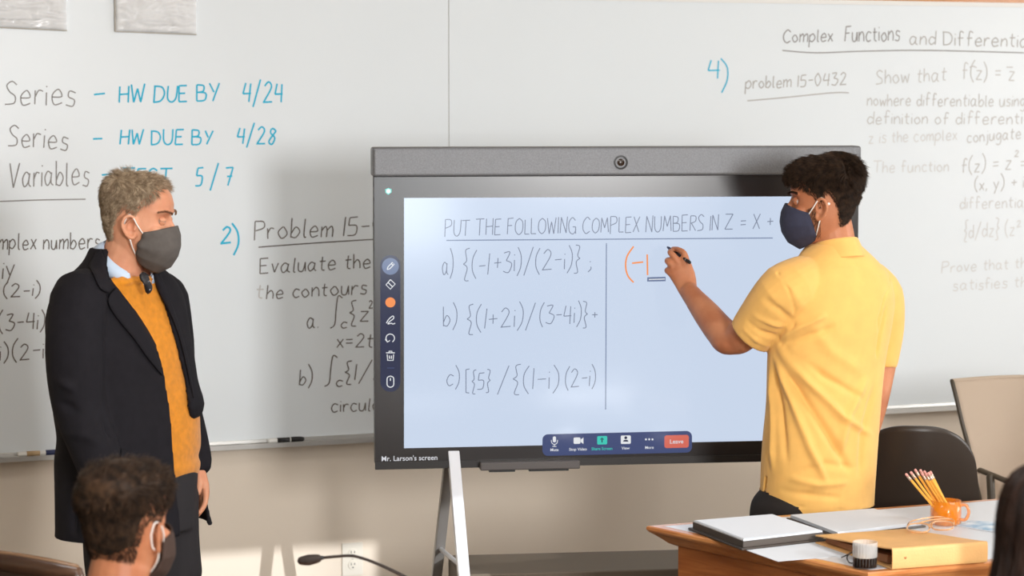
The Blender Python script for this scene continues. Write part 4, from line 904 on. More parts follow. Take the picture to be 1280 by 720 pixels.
hy.eyes(yp, stu, rgb(50, 34, 24), skin_y, .08)
# trousers
black = mat('black_denim', rgb(34, 28, 26), .85, bump=.3, bscale=700)
so = Soup(yp); so.rings(interp_rings(rset([(700, 1008, .172, .13), (660, 1010, .175, .132), (625, 1012, .176, .130), (605, 1018, .155, .105)], YY, GX, GY)))
for L_ in YL: so.tube([L_[0] - Vector((0, 0, .12)), L_[1], L_[2]], [.100, .085, .075], 20)
me = remesh(so, .007, 2); P = coords(me).astype(float); N = normals(me); wob(P, N, 20, .010, 6); setco(me, P); link('trousers', me, black, stu)
for L_ in YL:
    s = Soup(yp); b = L_[2]; d = Vector((-.57, .82, 0)); l = Vector((.82, .57, 0)); rs = []
    for t, wv, hh in ((-.10, .02, .03), (-.09, .036, .055), (-.03, .042, .08), (.05, .045, .065), (.12, .046, .045), (.17, .036, .035), (.19, .015, .02)):
        rs.append([Vector((b.x, b.y, 0)) + d * t + l * wv * math.cos(q) + Vector((0, 0, hh * max(0, math.sin(q)) + .001)) for q in np.linspace(0, 2 * math.pi, 17)[:-1]])
    s.rings(rs); s.build('shoe', mat('white_canvas_shoe', rgb(200, 198, 194), .6), stu, smooth=True)
# polo shirt: trunk and both sleeves in one cloth, sleeves hollow at the cuff
so = Soup(yp); so.rings(interp_rings(rset(SR, YY, GX, GY)))
so.tube([at(1010, 352, YY - .05), at(985, 366, YY - .09), at(962, 391, YY - .06), at(937, 420, YY - .03)], [.078, .086, .078, .063], 28, cap=False)
so.tube([at(1085, 350, YY + .06), at(1102, 370, YY + .10), at(1106, 410, YY + .12), at(1102, 457, YY + .12)], [.060, .062, .055, .044], 24, cap=False)
me = remesh(so, .0042, 2); P = coords(me).astype(float); N = normals(me)
sb = bvh_of(me, yp); Q = lambda x, y: np.array(hit(sb, x, y, 0, YY) - yp)
wob(P, N, 16, .004, 8); FK = 1.5
for pts, wd_, amp in (([(972, 432), (1010, 478), (1052, 520), (1090, 545)], .011, .010), ([(968, 440), (1000, 492), (1036, 545), (1062, 590)], .012, -.010), ([(970, 446), (990, 500), (1012, 560), (1034, 606)], .011, .010),
                      ([(978, 430), (1030, 470), (1080, 500)], .010, -.007), ([(966, 450), (976, 510), (984, 580)], .010, -.008), ([(963, 460), (967, 530), (966, 590)], .009, .008), ([(975, 425), (1002, 408), (1034, 392)], .010, .008),
                      ([(978, 432), (1010, 420), (1045, 408)], .010, -.006), ([(940, 392), (965, 404), (988, 412)], .008, .006), ([(934, 400), (955, 416), (975, 424)], .008, -.007), ([(928, 408), (945, 424), (962, 432)], .007, .006),
                      ([(955, 372), (975, 388), (992, 404)], .010, -.005), ([(1085, 470), (1060, 520), (1048, 570)], .014, .006), ([(1094, 480), (1078, 540), (1074, 600)], .013, -.006), ([(985, 596), (1020, 606), (1060, 603)], .010, .006),
                      ([(975, 612), (1010, 618), (1050, 622)], .009, -.005), ([(1000, 590), (1030, 580), (1070, 585)], .010, -.004), ([(1010, 400), (1040, 440), (1085, 470)], .018, .004), ([(1108, 380), (1100, 420), (1096, 450)], .007, -.006)):
    fold(P, N, [Q(*q) for q in pts], wd_, amp)
for pts, wd_, amp in (([(972, 341), (986, 362), (994, 388), (992, 410), (976, 430)], .0045, -.0035), ([(1112, 348), (1105, 372), (1098, 400), (1099, 430)], .0045, -.003), ([(1040, 333), (1070, 332), (1100, 344)], .004, -.0012),
                      ([(921, 396), (940, 418), (958, 431)], .0035, -.0025), ([(957, 627), (1000, 633), (1050, 637), (1090, 634)], .0035, -.002)):
    fold(P, N, [Q(*q) for q in pts], wd_, amp, taper=False)
FK = 1.0
# hem: front shorter than the back with a side vent
hz = at(1050, 632, YY).z; side = P[:, 0] * GX + P[:, 1] * GY
P[:, 2] = np.maximum(P[:, 2], hz + np.where(side > .02, .052, 0)); fold(P, N, [Q(957, 598), Q(955, 612), Q(954, 632)], .004, -.02, taper=False)
setco(me, P); shirt = link('polo_shirt', me, polo, stu)
# folded polo collar
c = at(1043, 310, YY); rs = []
for h0, r0, cc in ((-.034, .090, 0), (-.020, .085, 0), (.004, .073, 0), (.016, .067, 0), (.018, .062, 0), (.006, .060, 0)):
    rs.append([c + Vector((GX * math.cos(t) * r0 * 1.0 - GY * math.sin(t) * r0 * .98, GY * math.cos(t) * r0 + GX * math.sin(t) * r0 * .98, h0 - .016 * math.cos(t) - (.012 * max(0, math.cos(t)) if h0 < 0 else 0))) for t in np.linspace(.28, 2 * math.pi - .28, 60)])
so = Soup(yp).rings(interp_rings(rs, 3), caps=False, closed=False); o_ = so.build('polo_collar', polo, stu, smooth=True); md = o_.modifiers.new('t', 'SOLIDIFY'); md.thickness = .003
nmask = mat('navy_mask_cloth', rgb(52, 54, 74), .8, bump=.3, bscale=900, var=.1, vscale=60)
mk = hy.mask(yp, stu, nmask, loop, top=.002, seam=True)
# earbud
s = Soup(yp); s.ball(hy(-.022, .088, .000), .0042); s.build('ear_loop_bead', M['plastic_white'], stu, smooth=True)
dhair = mat('dark_brown_hair', rgb(66, 48, 34), .6, spec=.25, col2=rgb(34, 23, 16), vscale=70)
line_y = lambda a: float(np.interp(a, [0, .4, .8, 1.05, 1.25, 1.45, 1.62, 1.85, 2.15, 3.15], [.062, .060, .052, .040, .022, -.012, .032, .0, -.060, -.096]))
def thick_y(z, a): top = max(0, min(1, (z - .035) / .05)); return .002 + .003 * max(0, min(1, z / .03)) + .005 * top + .006 * max(0, min(1, (a - 1.9) / .5)) * max(0, min(1, (z + .04) / .08))
make_hair(hy, yp, stu, dhair, line_y, thick_y, lambda z, a: .008 + .026 * max(0, min(1, (z - .035) / .05)) + .008 * (a > 2.0) * (z > 0),
          lambda z, a: mixflow(z, a, .04, .10, (-.45 if abs(a) > 1.2 else .25, math.sin(a) * .12, -.85), (.85 if abs(a) < 2.2 else -.2, math.sin(a) * .35 + .2, -.12)), n=13000, r=.0007, lift=.28, clump=.6, seed=9, jitter=.22)
so = Soup(yp); rnd = random.Random(5)                          # short beard below the ear and along the jaw
for i in range(2600):
    sgn = rnd.choice((-1, 1)); a = rnd.uniform(.55, 1.45); z = rnd.uniform(-.115, -.005 - .02 * abs(a - 1.4)); 
    if z > -.045 and a < 1.05: continue
    p = hsurf(z, sgn * a, .0005); nrm = Vector((p.x + .012, p.y, 0)).normalized(); d = (nrm * .35 + Vector((.1, 0, -1))).normalized(); q = p + d * rnd.uniform(.004, .009)
    strand(so, [hy(p), hy(p.lerp(q, .5) + nrm * .0006), hy(q)], .00045)
so.build('beard', dhair, stu, fix=False)
hy.brows(yp, stu, dhair, 300, .011)
# the pen in his hand (its own thing)
a, b = at(834.5, 309, YY + .335), at(862, 328, YY + .225); pp = root('stylus_pen', (b.x, b.y, b.z), 'black pen held against the display by the man in yellow', 'pen'); po = Vector((b.x, b.y, b.z))
t = (b - a); Soup(po).tube([a + t * .18, b - t * .05], [.0042, .0050], 14, smooth=False).build('barrel', M['plastic_black'], pp, smooth=True)
Soup(po).tube([a, a + t * .06, a + t * .18], [.0028, .0042, .0046], 14, smooth=False).build('tip', mat('dark_blue_tip', rgb(40, 44, 78), .4), pp, smooth=True)
Soup(po).tube([b - t * .07, b], [.0054, .0050], 14, smooth=False).build('end_cap', M['plastic_black'], pp, smooth=True)
Soup(po).tube([b - t * .16, b - t * .14], [.0053, .0053], 14, smooth=False).build('ring', M['leg_grey'], pp, smooth=True)
# ------------------------------------------------------------------ the desk (plan frame)
DZ = 0.75
A = at_z(808, 657, DZ); B = at_z(1085, 716, DZ); Cc = at_z(1260, 622, DZ); dl = (Cc - A); dl.z = 0; dl.normalize()
D_L = 2.1; C1 = A + dl * D_L; C2 = B + dl * D_L; e1 = (B - A).normalized(); cen = (A + B + C1 + C2) / 4
desk = root('desk', (cen.x, cen.y, 0), 'wooden desk with a white inlaid top, papers and a binder lying on it', 'desk'); do = Vector((cen.x, cen.y, 0))
M['desk_wood'] = wood('honey_oak', rgb(176, 108, 56), rgb(142, 80, 38), .35, 2.2, (2, 2, 22)); M['desk_edge'] = wood('honey_oak_edge', rgb(206, 142, 86), rgb(172, 104, 56), .3, 2.5, (3, 3, 30))
M['laminate'] = mat('white_laminate', rgb(206, 211, 218), .35, spec=.4)
quadc = [A, B, C2, C1]
def inset(q, d):
    n = len(q); out = []
    for i in range(n):
        p, a, b = q[i], q[i - 1], q[(i + 1) % n]; u = (p - a).normalized(); v = (b - p).normalized(); nu = Vector((-u.y, u.x, 0)); nv = Vector((-v.y, v.x, 0)); bis = (nu + nv); out.append(p + bis * (d / max(.2, bis.dot(nu))))
    return out
# moulded rim, one piece all round
prof = [(0.030, 0.0), (0.004, 0.0), (0.0, -0.003), (0.0, -0.010), (0.004, -0.016), (0.012, -0.022), (0.026, -0.034), (0.036, -0.044), (0.048, -0.050), (0.06, -0.050)]
rs = [[p + Vector((0, 0, z)) for p in inset(quadc, d)] for d, z in prof]
Soup(do).rings(rs, caps=False).build('moulded_edge', M['desk_edge'], desk)
s = Soup(do); q = inset(quadc, .029); s.prism([p + Vector((0, 0, -.03)) for p in q], (0, 0, .0305)); s.build('laminate_top', M['laminate'], desk)
q = inset(quadc, .052)
for i, nm in ((0, 'end_panel'), (1, 'front_panel'), (2, 'end_panel')):
    a, b = q[i], q[(i + 1) % 4]; u = (b - a).normalized(); n_ = Vector((-u.y, u.x, 0)); s = Soup(do)
    s.prism([a - Vector((0, 0, DZ)), b - Vector((0, 0, DZ)), b - Vector((0, 0, DZ)) + n_ * .022, a - Vector((0, 0, DZ)) + n_ * .022], (0, 0, DZ - .048)); s.build(nm, M['desk_wood'], desk, bevel=.001)

def flat(px_list, z): return [at_z(x, y, z) for x, y in px_list]
def slab(o, pts, th, name, m, parent, bevel=0.0): return Soup(o).prism(pts, (0, 0, th)).build(name, m, parent, bevel=bevel)
# open padfolio with two writing pads
c = at_z(985, 660, DZ); pf = root('padfolio', (c.x, c.y, DZ), 'open dark folder with thick white writing pads, at the left end of the desk', 'folder'); o = Vector((c.x, c.y, DZ))
M['leather'] = mat('dark_brown_leather', rgb(58, 50, 44), .45, bump=.4, bscale=350)
Lp = flat([(866, 651), (944, 641.5), (966, 643), (1029, 663.5), (929, 675)], DZ + .026); Rp = flat([(988, 643), (1092, 635), (1152, 652), (1047, 665)], DZ + .016)
def grow(q, d):
    c_ = sum((p for p in q), Vector()) / len(q); return [p + (p - c_).normalized() * d for p in q]
def lower(q, z): return [Vector((p.x, p.y, z)) for p in q]
L4 = [Lp[0], Lp[2], Lp[3], Lp[4]]
slab(o, lower(grow(L4, .014), DZ + .001), .006, 'cover', M['leather'], pf, .002); slab(o, lower(grow(Rp, .012), DZ + .001), .005, 'cover', M['leather'], pf, .002)
slab(o, lower(L4, DZ + .0072), .015, 'pad_backing', mat('pad_card', rgb(74, 66, 60), .7), pf); slab(o, lower(grow(L4, -.002), DZ + .0224), .004, 'writing_pad', M['paper'], pf, .0008)
slab(o, lower(Rp, DZ + .0062), .009, 'writing_pad', M['paper'], pf, .0008)
for i in range(3): slab(o, [p + Vector((0, 0, .0003 + .0006 * i)) for p in lower(grow(L4, -.004 - .002 * i), DZ + .0264)], .0003, 'page', M['paper'], pf)
m1 = (L4[1] + L4[2]) / 2; m0 = (Rp[0] + Rp[3]) / 2
s = Soup(o); a_, b_, c_, d_ = grow(L4, .014)[1], grow(L4, .014)[2], grow(Rp, .012)[3], grow(Rp, .012)[0]
slab(o, lower([a_, b_, c_, d_], DZ + .0008), .0025, 'spine', M['leather'], pf)
# loose sheets
for pts, z, lab in (([(922, 684), (1012, 676), (1066, 694), (972, 702)], .0006, 'loose white sheet lying on the desk between folder and binder'),):
    q = flat(pts, DZ + z); c = sum(q, Vector()) / 4; r_ = root('sheet_of_paper', (c.x, c.y, DZ), lab, 'paper'); slab(Vector((c.x, c.y, DZ)), q, .0006, 'sheet', M['paper'], r_)
# ring binder of tan leather lying on its back, spine to the viewer
BL = at_z(1114, 712, DZ + .001); BR = at_z(1224, 703.5, DZ + .001); bf = at_z(1019, 669, DZ + .022); bf.z = BL.z; sp = (BR - BL).normalized(); dp = bf - BL
c = (BL + BR + bf) / 3; bn = root('ring_binder', (c.x, c.y, DZ), 'tan leather ring binder lying flat with its spine to the viewer, glasses on top', 'binder'); o = Vector((c.x, c.y, DZ))
M['tan'] = mat('tan_leather', rgb(216, 166, 106), .55, bump=.35, bscale=260, var=.06, vscale=18); M['tan_in'] = mat('brown_lining', rgb(120, 74, 46), .7)
W_ = (BR - BL).length + .02; BR = BL + sp * W_; TH_ = .052
P_ = lambda u, v, z: BL + sp * (u * W_) + dp * v + Vector((0, 0, z))
def cover(z0, z1, th, name):
    rs = []
    for v in np.linspace(0, 1, 12):
        z = z0 + (z1 - z0) * v ** .9; rs.append([P_(0, v, z), P_(1, v, z), P_(1, v, z + th), P_(0, v, z + th)])
    Soup(o).rings(rs).build(name, M['tan'], bn, bevel=.001)
cover(TH_ - .0035, .018, .0035, 'top_cover'); cover(0, 0, .0035, 'bottom_cover')
s = Soup(o); n_ = Vector((sp.y, -sp.x, 0)); rs = []
for k_ in range(9):
    a_ = math.pi * k_ / 8; rs.append(P_(0, 0, TH_ / 2 - math.cos(a_) * TH_ / 2) + n_ * (.006 * math.sin(a_) ** .4))
pr = rs + [p - n_ * .0035 for p in rs[::-1]]; s.prism([p for p in pr], sp * W_); s.build('spine', M['tan'], bn, smooth=False)
s = Soup(o); s.prism([P_(.06, .12, .006), P_(.06, .93, .006), P_(.06, .93, .017), P_(.06, .12, .026)], sp * W_ * .88); s.build('papers', mat('inner_sheets', rgb(150, 104, 72), .8), bn)
for u in (.12, .5, .88):
    s = Soup(o); s.tube([P_(u, .12, .026) , P_(u, .09, .040), P_(u, .05, .043), P_(u, .02, .032), P_(u, .03, .012)], .0022, 8); s.build('ring', mat('copper_ring', rgb(190, 120, 90), .3, .8), bn, smooth=True)
c_ = P_(.13, 0, .028) + n_ * .006; s = Soup(o).lathe([(.0005, 0), (.0032, 0), (.003, .0014), (.001, .002)], c_, 14, n_.to_track_quat('Z', 'Y').to_matrix()); s.build('rivet', mat('brass', rgb(150, 96, 60), .3, .9), bn)
def btop(px, py, off=.004):                 # a point resting on the top cover
    N_ = (P_(1, 0, TH_) - P_(0, 0, TH_)).cross(P_(0, 1, .0215) - P_(0, 0, TH_)).normalized(); p = on_plane(px, py, P_(0, 0, TH_), N_); p.z += off; return p
# spectacles
c = btop(1165, 661, 0); gl = root('eyeglasses', c, 'clear amber-framed glasses resting on the tan binder', 'glasses'); M['amber_clear'] = mat('clear_peach_plastic', rgb(250, 196, 140), .12, trans=.5, coat=.6)
lensm = mat('spectacle_lens', (1, 1, 1, 1), .02, alpha=.1)
for cx_, cy_ in ((1148, 664), (1178, 661)):
    rim = []
    for k_ in range(24):
        t = 2 * math.pi * k_ / 24; sx_ = abs(math.cos(t)) ** .75 * (1 if math.cos(t) > 0 else -1); sy_ = abs(math.sin(t)) ** .75 * (1 if math.sin(t) > 0 else -1)
        p = btop(cx_ + 14.0 * sx_, cy_ + 3.2 * sy_, .0035); p.z += .010 * (1 - sy_) * .5; rim.append(p)
    Soup(c).tube(rim + rim[:1], .0022, 8, smooth=False, cap=False).build('rim', M['amber_clear'], gl, smooth=True)
    Soup(c).add(rim, [list(range(24))]).build('lens', lensm, gl, fix=False)
Soup(c).tube([btop(1161, 662, .010), btop(1163, 660.5, .013), btop(1165, 661, .010)], .002, 8).build('bridge', M['amber_clear'], gl, smooth=True)
Soup(c).tube([btop(1134, 663, .009), btop(1140, 657, .012), btop(1170, 652.5, .014), btop(1184, 652.5, .010)], .0022, 8).build('temple', M['amber_clear'], gl, smooth=True)
Soup(c).tube([btop(1192, 660, .009), btop(1190, 655, .013), btop(1165, 656.5, .014), btop(1146, 658.5, .008)], .0022, 8).build('temple', M['amber_clear'], gl, smooth=True)
# amber mug with pencils
c = at_z(1182, 655, DZ + .001); c.z = DZ + .0012; mg = root('mug', c, 'amber glass mug full of pencils on the desk', 'mug'); ms = (655 - 120) / 1.135
M['amber'] = mat('amber_glass', rgb(244, 140, 8), .04, alpha=.5, coat=.5)
R_ = .041; Hm = .064
Soup(c).lathe([(.001, 0), (R_ - .003, 0), (R_, .004), (R_, Hm * .5), (R_ - .001, Hm), (R_ - .004, Hm), (R_ - .0045, Hm * .5), (R_ - .005, .008), (.001, .007)], c, 40).build('cup', M['amber'], mg, smooth=True)
hx = Vector((1, -.25, 0)).normalized(); Soup(c).tube([c + hx * (R_ - .002) + Vector((0, 0, .052)), c + hx * (R_ + .012) + Vector((0, 0, .052)), c + hx * (R_ + .019) + Vector((0, 0, .034)), c + hx * (R_ + .012) + Vector((0, 0, .015)), c + hx * (R_ - .002) + Vector((0, 0, .013))], .0045, 12).build('handle', M['amber'], mg, smooth=True)
M['pencil'] = mat('yellow_pencil_lacquer', rgb(238, 172, 72), .35); M['ferrule'] = mat('pencil_ferrule', rgb(206, 178, 160), .3, .8); M['eraser'] = mat('pink_eraser', rgb(222, 158, 148), .7); M['lead'] = mat('sharpened_wood', rgb(206, 160, 108), .7)
def pencil_parts(r0, L):
    s = Soup(); hexr = [(math.cos(a), math.sin(a)) for a in [math.pi / 3 * i for i in range(6)]]
    s.rings([[Vector((x * .0037, y * .0037, z)) for x, y in hexr] for z in (.018, L - .022)]); s.build('barrel', M['pencil'], r0)
    Soup().lathe([(.0008, 0), (.0036, .018)], (0, 0, 0), 6).build('point', M['lead'], r0)
    Soup().lathe([(.0039, L - .022), (.0039, L - .018), (.0036, L - .0175), (.0039, L - .012), (.0039, L - .009)], (0, 0, 0), 14).build('ferrule', M['ferrule'], r0, smooth=True)
    Soup().lathe([(.0034, L - .009), (.0035, L - .002), (.0026, L), (.0005, L)], (0, 0, 0), 14).build('eraser', M['eraser'], r0, smooth=True)
first = None; ORD = {1: 'second', 2: 'third', 3: 'fourth', 5: 'fifth', 4: 'sixth', 6: 'seventh', 8: 'eighth'}
tips = [(1132, 592, -.01, 'yellow pencil leaning farthest left in the amber mug'), (1138, 589.5, .004, None), (1143.5, 586.5, .012, None), (1150, 587, .016, None), (1155, 588.5, .02, None), (1152, 591, -.008, None), (1157, 591.5, -.012, None), (1162.5, 589, .008, 'yellow pencil standing farthest right in the amber mug'), (1160, 590.5, -.016, None)]
for i, (x, y, dd, lb) in enumerate(tips):
    t = at(x, y, c.y + dd); ang = i / 9; base = c + Vector((-.012 + .030 * (i / 8), dd * 1.0 + .002, .0095)); base.x += .01
    d = t - base; L = .185; d.normalize(); dist = (t - base).length; base2 = t - d * L
    if dist < L: base2 = base; L2 = dist
    else: L2 = L
    if first is None:
        r0 = root('pencil', base, lb, 'pencil', 'yellow pencils in the amber mug'); pencil_parts(r0, .165); first = r0
    else:
        r0 = first.copy(); COL.objects.link(r0); r0['label'] = lb or 'yellow pencil in the amber mug, its eraser %s from the left' % ORD[i]
        for ch in first.children: q = ch.copy(); COL.objects.link(q); q.parent = r0
    r0.location = to_world(t - d * .165); dw = to_world(d); r0.rotation_mode = 'QUATERNION'; r0.rotation_quaternion = dw.to_track_quat('Z', 'Y')
# small ribbed glass of coffee
c = at_z(1081, 709.5, DZ + .001); c.z = DZ + .0012; cg = root('coffee_glass', c, 'small ribbed clear glass half full of black coffee', 'glass')
M['glass'] = mat('clear_glass', rgb(236, 238, 240), .05, alpha=.05, spec=.3); M['coffee'] = mat('black_coffee', rgb(22, 14, 10), .08)
rs = []; n = 72
for r, z in ((.0285, 0), (.029, .003), (.029, .064), (.0275, .065), (.0268, .062), (.0268, .0045), (.002, .004)):
    rs.append([c + Vector(((r + (.0007 * math.cos(k_ * 2 * math.pi / 3) if z > .026 and r > .0275 else 0)) * math.cos(2 * math.pi * k_ / n), (r + (.0007 * math.cos(k_ * 2 * math.pi / 3) if z > .026 and r > .0275 else 0)) * math.sin(2 * math.pi * k_ / n), z)) for k_ in range(n)])
Soup(c).rings(rs).build('tumbler', M['glass'], cg, smooth=True)
Soup(c).rings([[c + Vector(((.0292 + .0007 * math.cos(k_ * 2 * math.pi / 3)) * math.cos(2 * math.pi * k_ / n), (.0292 + .0007 * math.cos(k_ * 2 * math.pi / 3)) * math.sin(2 * math.pi * k_ / n), z)) for k_ in range(n)] for z in (.027, .063)], caps=False).build('ribbed_band', mat('frosted_ribbed_glass', rgb(214, 212, 208), .2, alpha=.42), cg, smooth=True)
Soup(c).lathe([(.001, .0022), (.0288, .0022), (.0291, .004), (.0291, .0265), (.001, .0265)], c, 40).build('coffee', M['coffee'], cg)
# cable loop
c = at_z(1060, 700, DZ); cb = Soup(c).tube([at_z(1052, 697, DZ + .004), at_z(1060, 693, DZ + .016), at_z(1067, 690, DZ + .006), at_z(1080, 692, DZ + .003), at_z(1076, 700, DZ + .003), at_z(1064, 704, DZ + .004), at_z(1059, 699, DZ + .010), at_z(1060, 694, DZ + .02), at_z(1068, 689, DZ + .01)], .0016, 8)
o_ = cb.build('cable', M['plastic_black'], None, smooth=True); o_.location = to_world(c); o_.rotation_euler = (0, 0, -TH); tag(o_, 'thin black cable curled behind the coffee glass', 'cable')
# magazine beyond the glasses
q = flat([(1193, 657), (1214, 652.5), (1272, 655), (1256, 668)], DZ + .001); c = sum(q, Vector()) / 4; r_ = root('magazine', (c.x, c.y, DZ), 'blue and white magazine lying right of the amber mug', 'magazine'); o = Vector((c.x, c.y, DZ))
slab(o, q, .003, 'pages', M['paper'], r_); slab(o, [p + Vector((0, 0, .0031)) for p in q], .0006, 'cover', mat('printed_cover', rgb(214, 224, 234), .35, col2=rgb(110, 160, 196), vscale=22), r_)

# ------------------------------------------------------------------ chairs behind the desk
def tubes(o, lst, name, m, parent, smooth=True):
    for pts, r in lst: Soup(o).tube(pts, r, 12).build(name, m, parent, smooth=smooth)
CZ = 6.98; c = Vector((at(1143, 600, CZ).x, CZ, 0)); ch = root('moulded_chair', c, 'dark brown moulded chair with rounded back behind the desk', 'chair')
M['shell'] = mat('dark_brown_shell', rgb(54, 45, 38), .38, spec=.5, bump=.1, bscale=400)
yaw = .12; fx2 = Vector((math.sin(yaw), math.cos(yaw), 0)); rx2 = Vector((math.cos(yaw), -math.sin(yaw), 0))
rs = []; NU = 40
topz = at(1150, 530, CZ).z
for j in range(31):
    t = j / 30; r = []
    for i in range(NU + 1):
        u = -math.cos(math.pi * i / NU); zt2 = topz - .13 * (1 - max(0, 1 - abs(u) ** 3.0) ** (1 / 2.0)); z = zt2 - t * (zt2 - .43); d_ = (topz - z) / (topz - .43)
        hw = .158 + .060 * d_ ** .8; y = .07 * (1 - u * u) - .02 - d_ * .10; r.append(c + rx2 * (u * hw) - fx2 * y + Vector((0, 0, z)))
    rs.append(r)
# seat sweeps away from the viewer (the chair faces the board side)
for j in range(1, 13):
    t = j / 12; r = []
    for i in range(NU + 1):
        u = -1 + 2 * i / NU; p = rs[30][i].copy(); r.append(p + fx2 * (t * .42 * (1 - .12 * u * u)) + Vector((0, 0, -.03 * math.sin(t * 2.6) + .03 * u * u * math.sin(t * 3)))) 
    rs.append(r)
o_ = Soup(c).rings(rs, caps=False, closed=False).build('shell', M['shell'], ch, smooth=True); md = o_.modifiers.new('t', 'SOLIDIFY'); md.thickness = .012; md.offset = 0
for sx in (-1, 1):
    for sy in (.08, .42): tubes(c, [([c + rx2 * sx * .12 + fx2 * sy + Vector((0, 0, .415)), c + rx2 * sx * .20 + fx2 * (sy + (.05 if sy > .2 else -.05)) + Vector((0, 0, .01))], .012)], 'leg', M['leg_grey'], ch)
MZ = 8.05; c = Vector((at(1280, 560, MZ).x, MZ, 0)); mc = root('office_chair', c, 'beige mesh-backed office chair against the board wall', 'chair')
M['mesh'] = mat('beige_mesh_fabric', rgb(196, 176, 156), .8, bump=.5, bscale=120, kind='weave'); M['frame_dk'] = mat('dark_olive_plastic', rgb(74, 64, 52), .45)
mt = M['mesh'].node_tree
pm = lambda x, y, d=0: at(x, y, MZ + d)
LE_ = [(1190, 476), (1196, 500), (1203, 530), (1211, 560), (1217, 590), (1224, 620), (1234, 660)]; RE_ = [(1372 - (x - 1190) * .9, y) for x, y in LE_]
Lq, _ = catmull([Vector((x, y, 0)) for x, y in LE_], [0] * 7, 4); Rq, _ = catmull([Vector((x, y, 0)) for x, y in RE_], [0] * 7, 4); rs = []
for j, (l_, r_) in enumerate(zip(Lq, Rq)):
    row = []; t = j / (len(Lq) - 1)
    for i in range(25):
        u = i / 24; row.append(pm(l_.x + (r_.x - l_.x) * u, l_.y - (5 * math.sin(math.pi * u) if j == 0 else 5 * math.sin(math.pi * u) * (1 - t)) , .07 * math.sin(math.pi * u) - .05 * math.sin(math.pi * t) + .03 * u))
    rs.append(row)
o_ = Soup(c).rings(rs, caps=False, closed=False).build('mesh_back', M['mesh'], mc, smooth=True); md = o_.modifiers.new('t', 'SOLIDIFY'); md.thickness = .006; md.offset = 0
Soup(c).tube([r[0] for r in rs], .0075, 10, smooth=False).build('back_frame', M['frame_dk'], mc, smooth=True); Soup(c).tube([r[-1] for r in rs], .009, 10, smooth=False).build('back_frame', M['frame_dk'], mc, smooth=True)
Soup(c).tube(rs[0], .007, 10, smooth=False).build('top_hem', M['mesh'], mc, smooth=True); Soup(c).tube(rs[3], .0022, 6, smooth=False).build('hem_stitching', mat('hem_stitch', rgb(170, 148, 126), .8), mc, smooth=True)
for a_, b_, e_ in (((1216, 584), (1238, 593), (1272, 607)), ((1350, 584), (1372, 593), (1400, 607))):
    Soup(c).tube([pm(*a_), pm(*b_, -.08), pm(*e_, -.2), pm(e_[0] + 6, e_[1] + 4, -.26)], .014, 12, up=(0, 0, 1), flat=.6).build('armrest', M['frame_dk'], mc, smooth=True)
    Soup(c).tube([pm(a_[0] + 22, a_[1] + 12, -.1), pm(a_[0] + 26, 690, -.12)], .014, 12).build('arm_support', M['frame_dk'], mc, smooth=True)
s = Soup(c); q = [Vector((c.x + x, c.y - .05 + y, .45)) for x, y in ((-.23, -.24), (.23, -.24), (.24, .02), (.22, .2), (-.22, .2), (-.24, .02))]; s.prism(q, (0, 0, .06)); s.build('seat', M['mesh'], mc, bevel=.02, seg=3)
Soup(c).tube([Vector((c.x, c.y - .05, .45)), Vector((c.x, c.y - .05, .08))], .025, 14).build('gas_column', M['plastic_black'], mc, smooth=True)
Soup(c).tube([Vector((c.x, c.y + .14, .46)), Vector((c.x, c.y + .12, .60)), rs[-1][12]], .018, 12).build('back_bracket', M['frame_dk'], mc, smooth=True)
for i in range(5):
    a_ = i * 2 * math.pi / 5; e_ = Vector((c.x + .28 * math.cos(a_), c.y - .05 + .28 * math.sin(a_), .06)); Soup(c).tube([Vector((c.x, c.y - .05, .10)), e_], [.02, .014], 10).build('base_spoke', M['plastic_black'], mc, smooth=True)
    Soup(c).ball(e_ - Vector((0, 0, .032)), .027, 14, 8).build('caster', M['plastic_black'], mc, smooth=True)

# ------------------------------------------------------------------ wooden chair, student table and microphone in the near rows
def wooden_chair(base, face, label, tz=.88, wd=.25):
    f = Vector((face[0], face[1], 0)).normalized(); l = Vector((-f.y, f.x, 0)); c = Vector((base[0], base[1], 0)); r0 = root('wooden_chair', c, label, 'chair')
    g = lambda x, y, z: c + f * x + l * y + Vector((0, 0, z))
    Mw = M['chair_wood']
    top = [g(-.20 - .045 * math.cos(u * math.pi / 2), u * wd, tz - .030 * u * u) for u in np.linspace(-1, 1, 13)]
    Soup(c).tube(top, .018, 12, smooth=False, flat=1.25, up=(0, 0, 1)).build('top_rail', Mw, r0, smooth=True)
    Soup(c).tube([p + Vector((0, 0, .016)) for p in top], .0095, 8, smooth=False).build('rail_bead', M['chair_wood_light'], r0, smooth=True)
    s = Soup(c); rs = []
    for p in top[2:-2]: b = p + Vector((0, 0, -.30)) + f * .06; rs.append([p + f * .004, b + f * .004, b - f * .012, p - f * .012])
    s.rings(rs); s.build('back_panel', mat('dark_upholstery', rgb(64, 46, 34), .8, bump=.3, bscale=300), r0, smooth=False)
    for y in (-1, 1):
        Soup(c).tube([top[0 if y < 0 else -1], g(-.19, y * wd * .95, .45), g(-.25, y * wd * .95, .01)], .019, 12).build('back_post', Mw, r0, smooth=True)
        Soup(c).tube([g(.20, y * wd * .9, .44), g(.21, y * wd * .9, .01)], .019, 12).build('front_leg', Mw, r0, smooth=True)
        Soup(c).tube([g(-.18, y * wd * .96, .66), g(.05, y * (wd + .03), .67), g(.20, y * wd, .64), g(.20, y * wd * .92, .44)], .017, 12).build('arm', Mw, r0, smooth=True)
    s = Soup(c); s.prism([g(-.21, -.21, .40), g(.22, -.23, .40), g(.22, .23, .40), g(-.21, .21, .40)], (0, 0, .055)); s.build('seat', mat('seat_upholstery', rgb(84, 62, 46), .8), r0, bevel=.015, seg=3)
    return r0
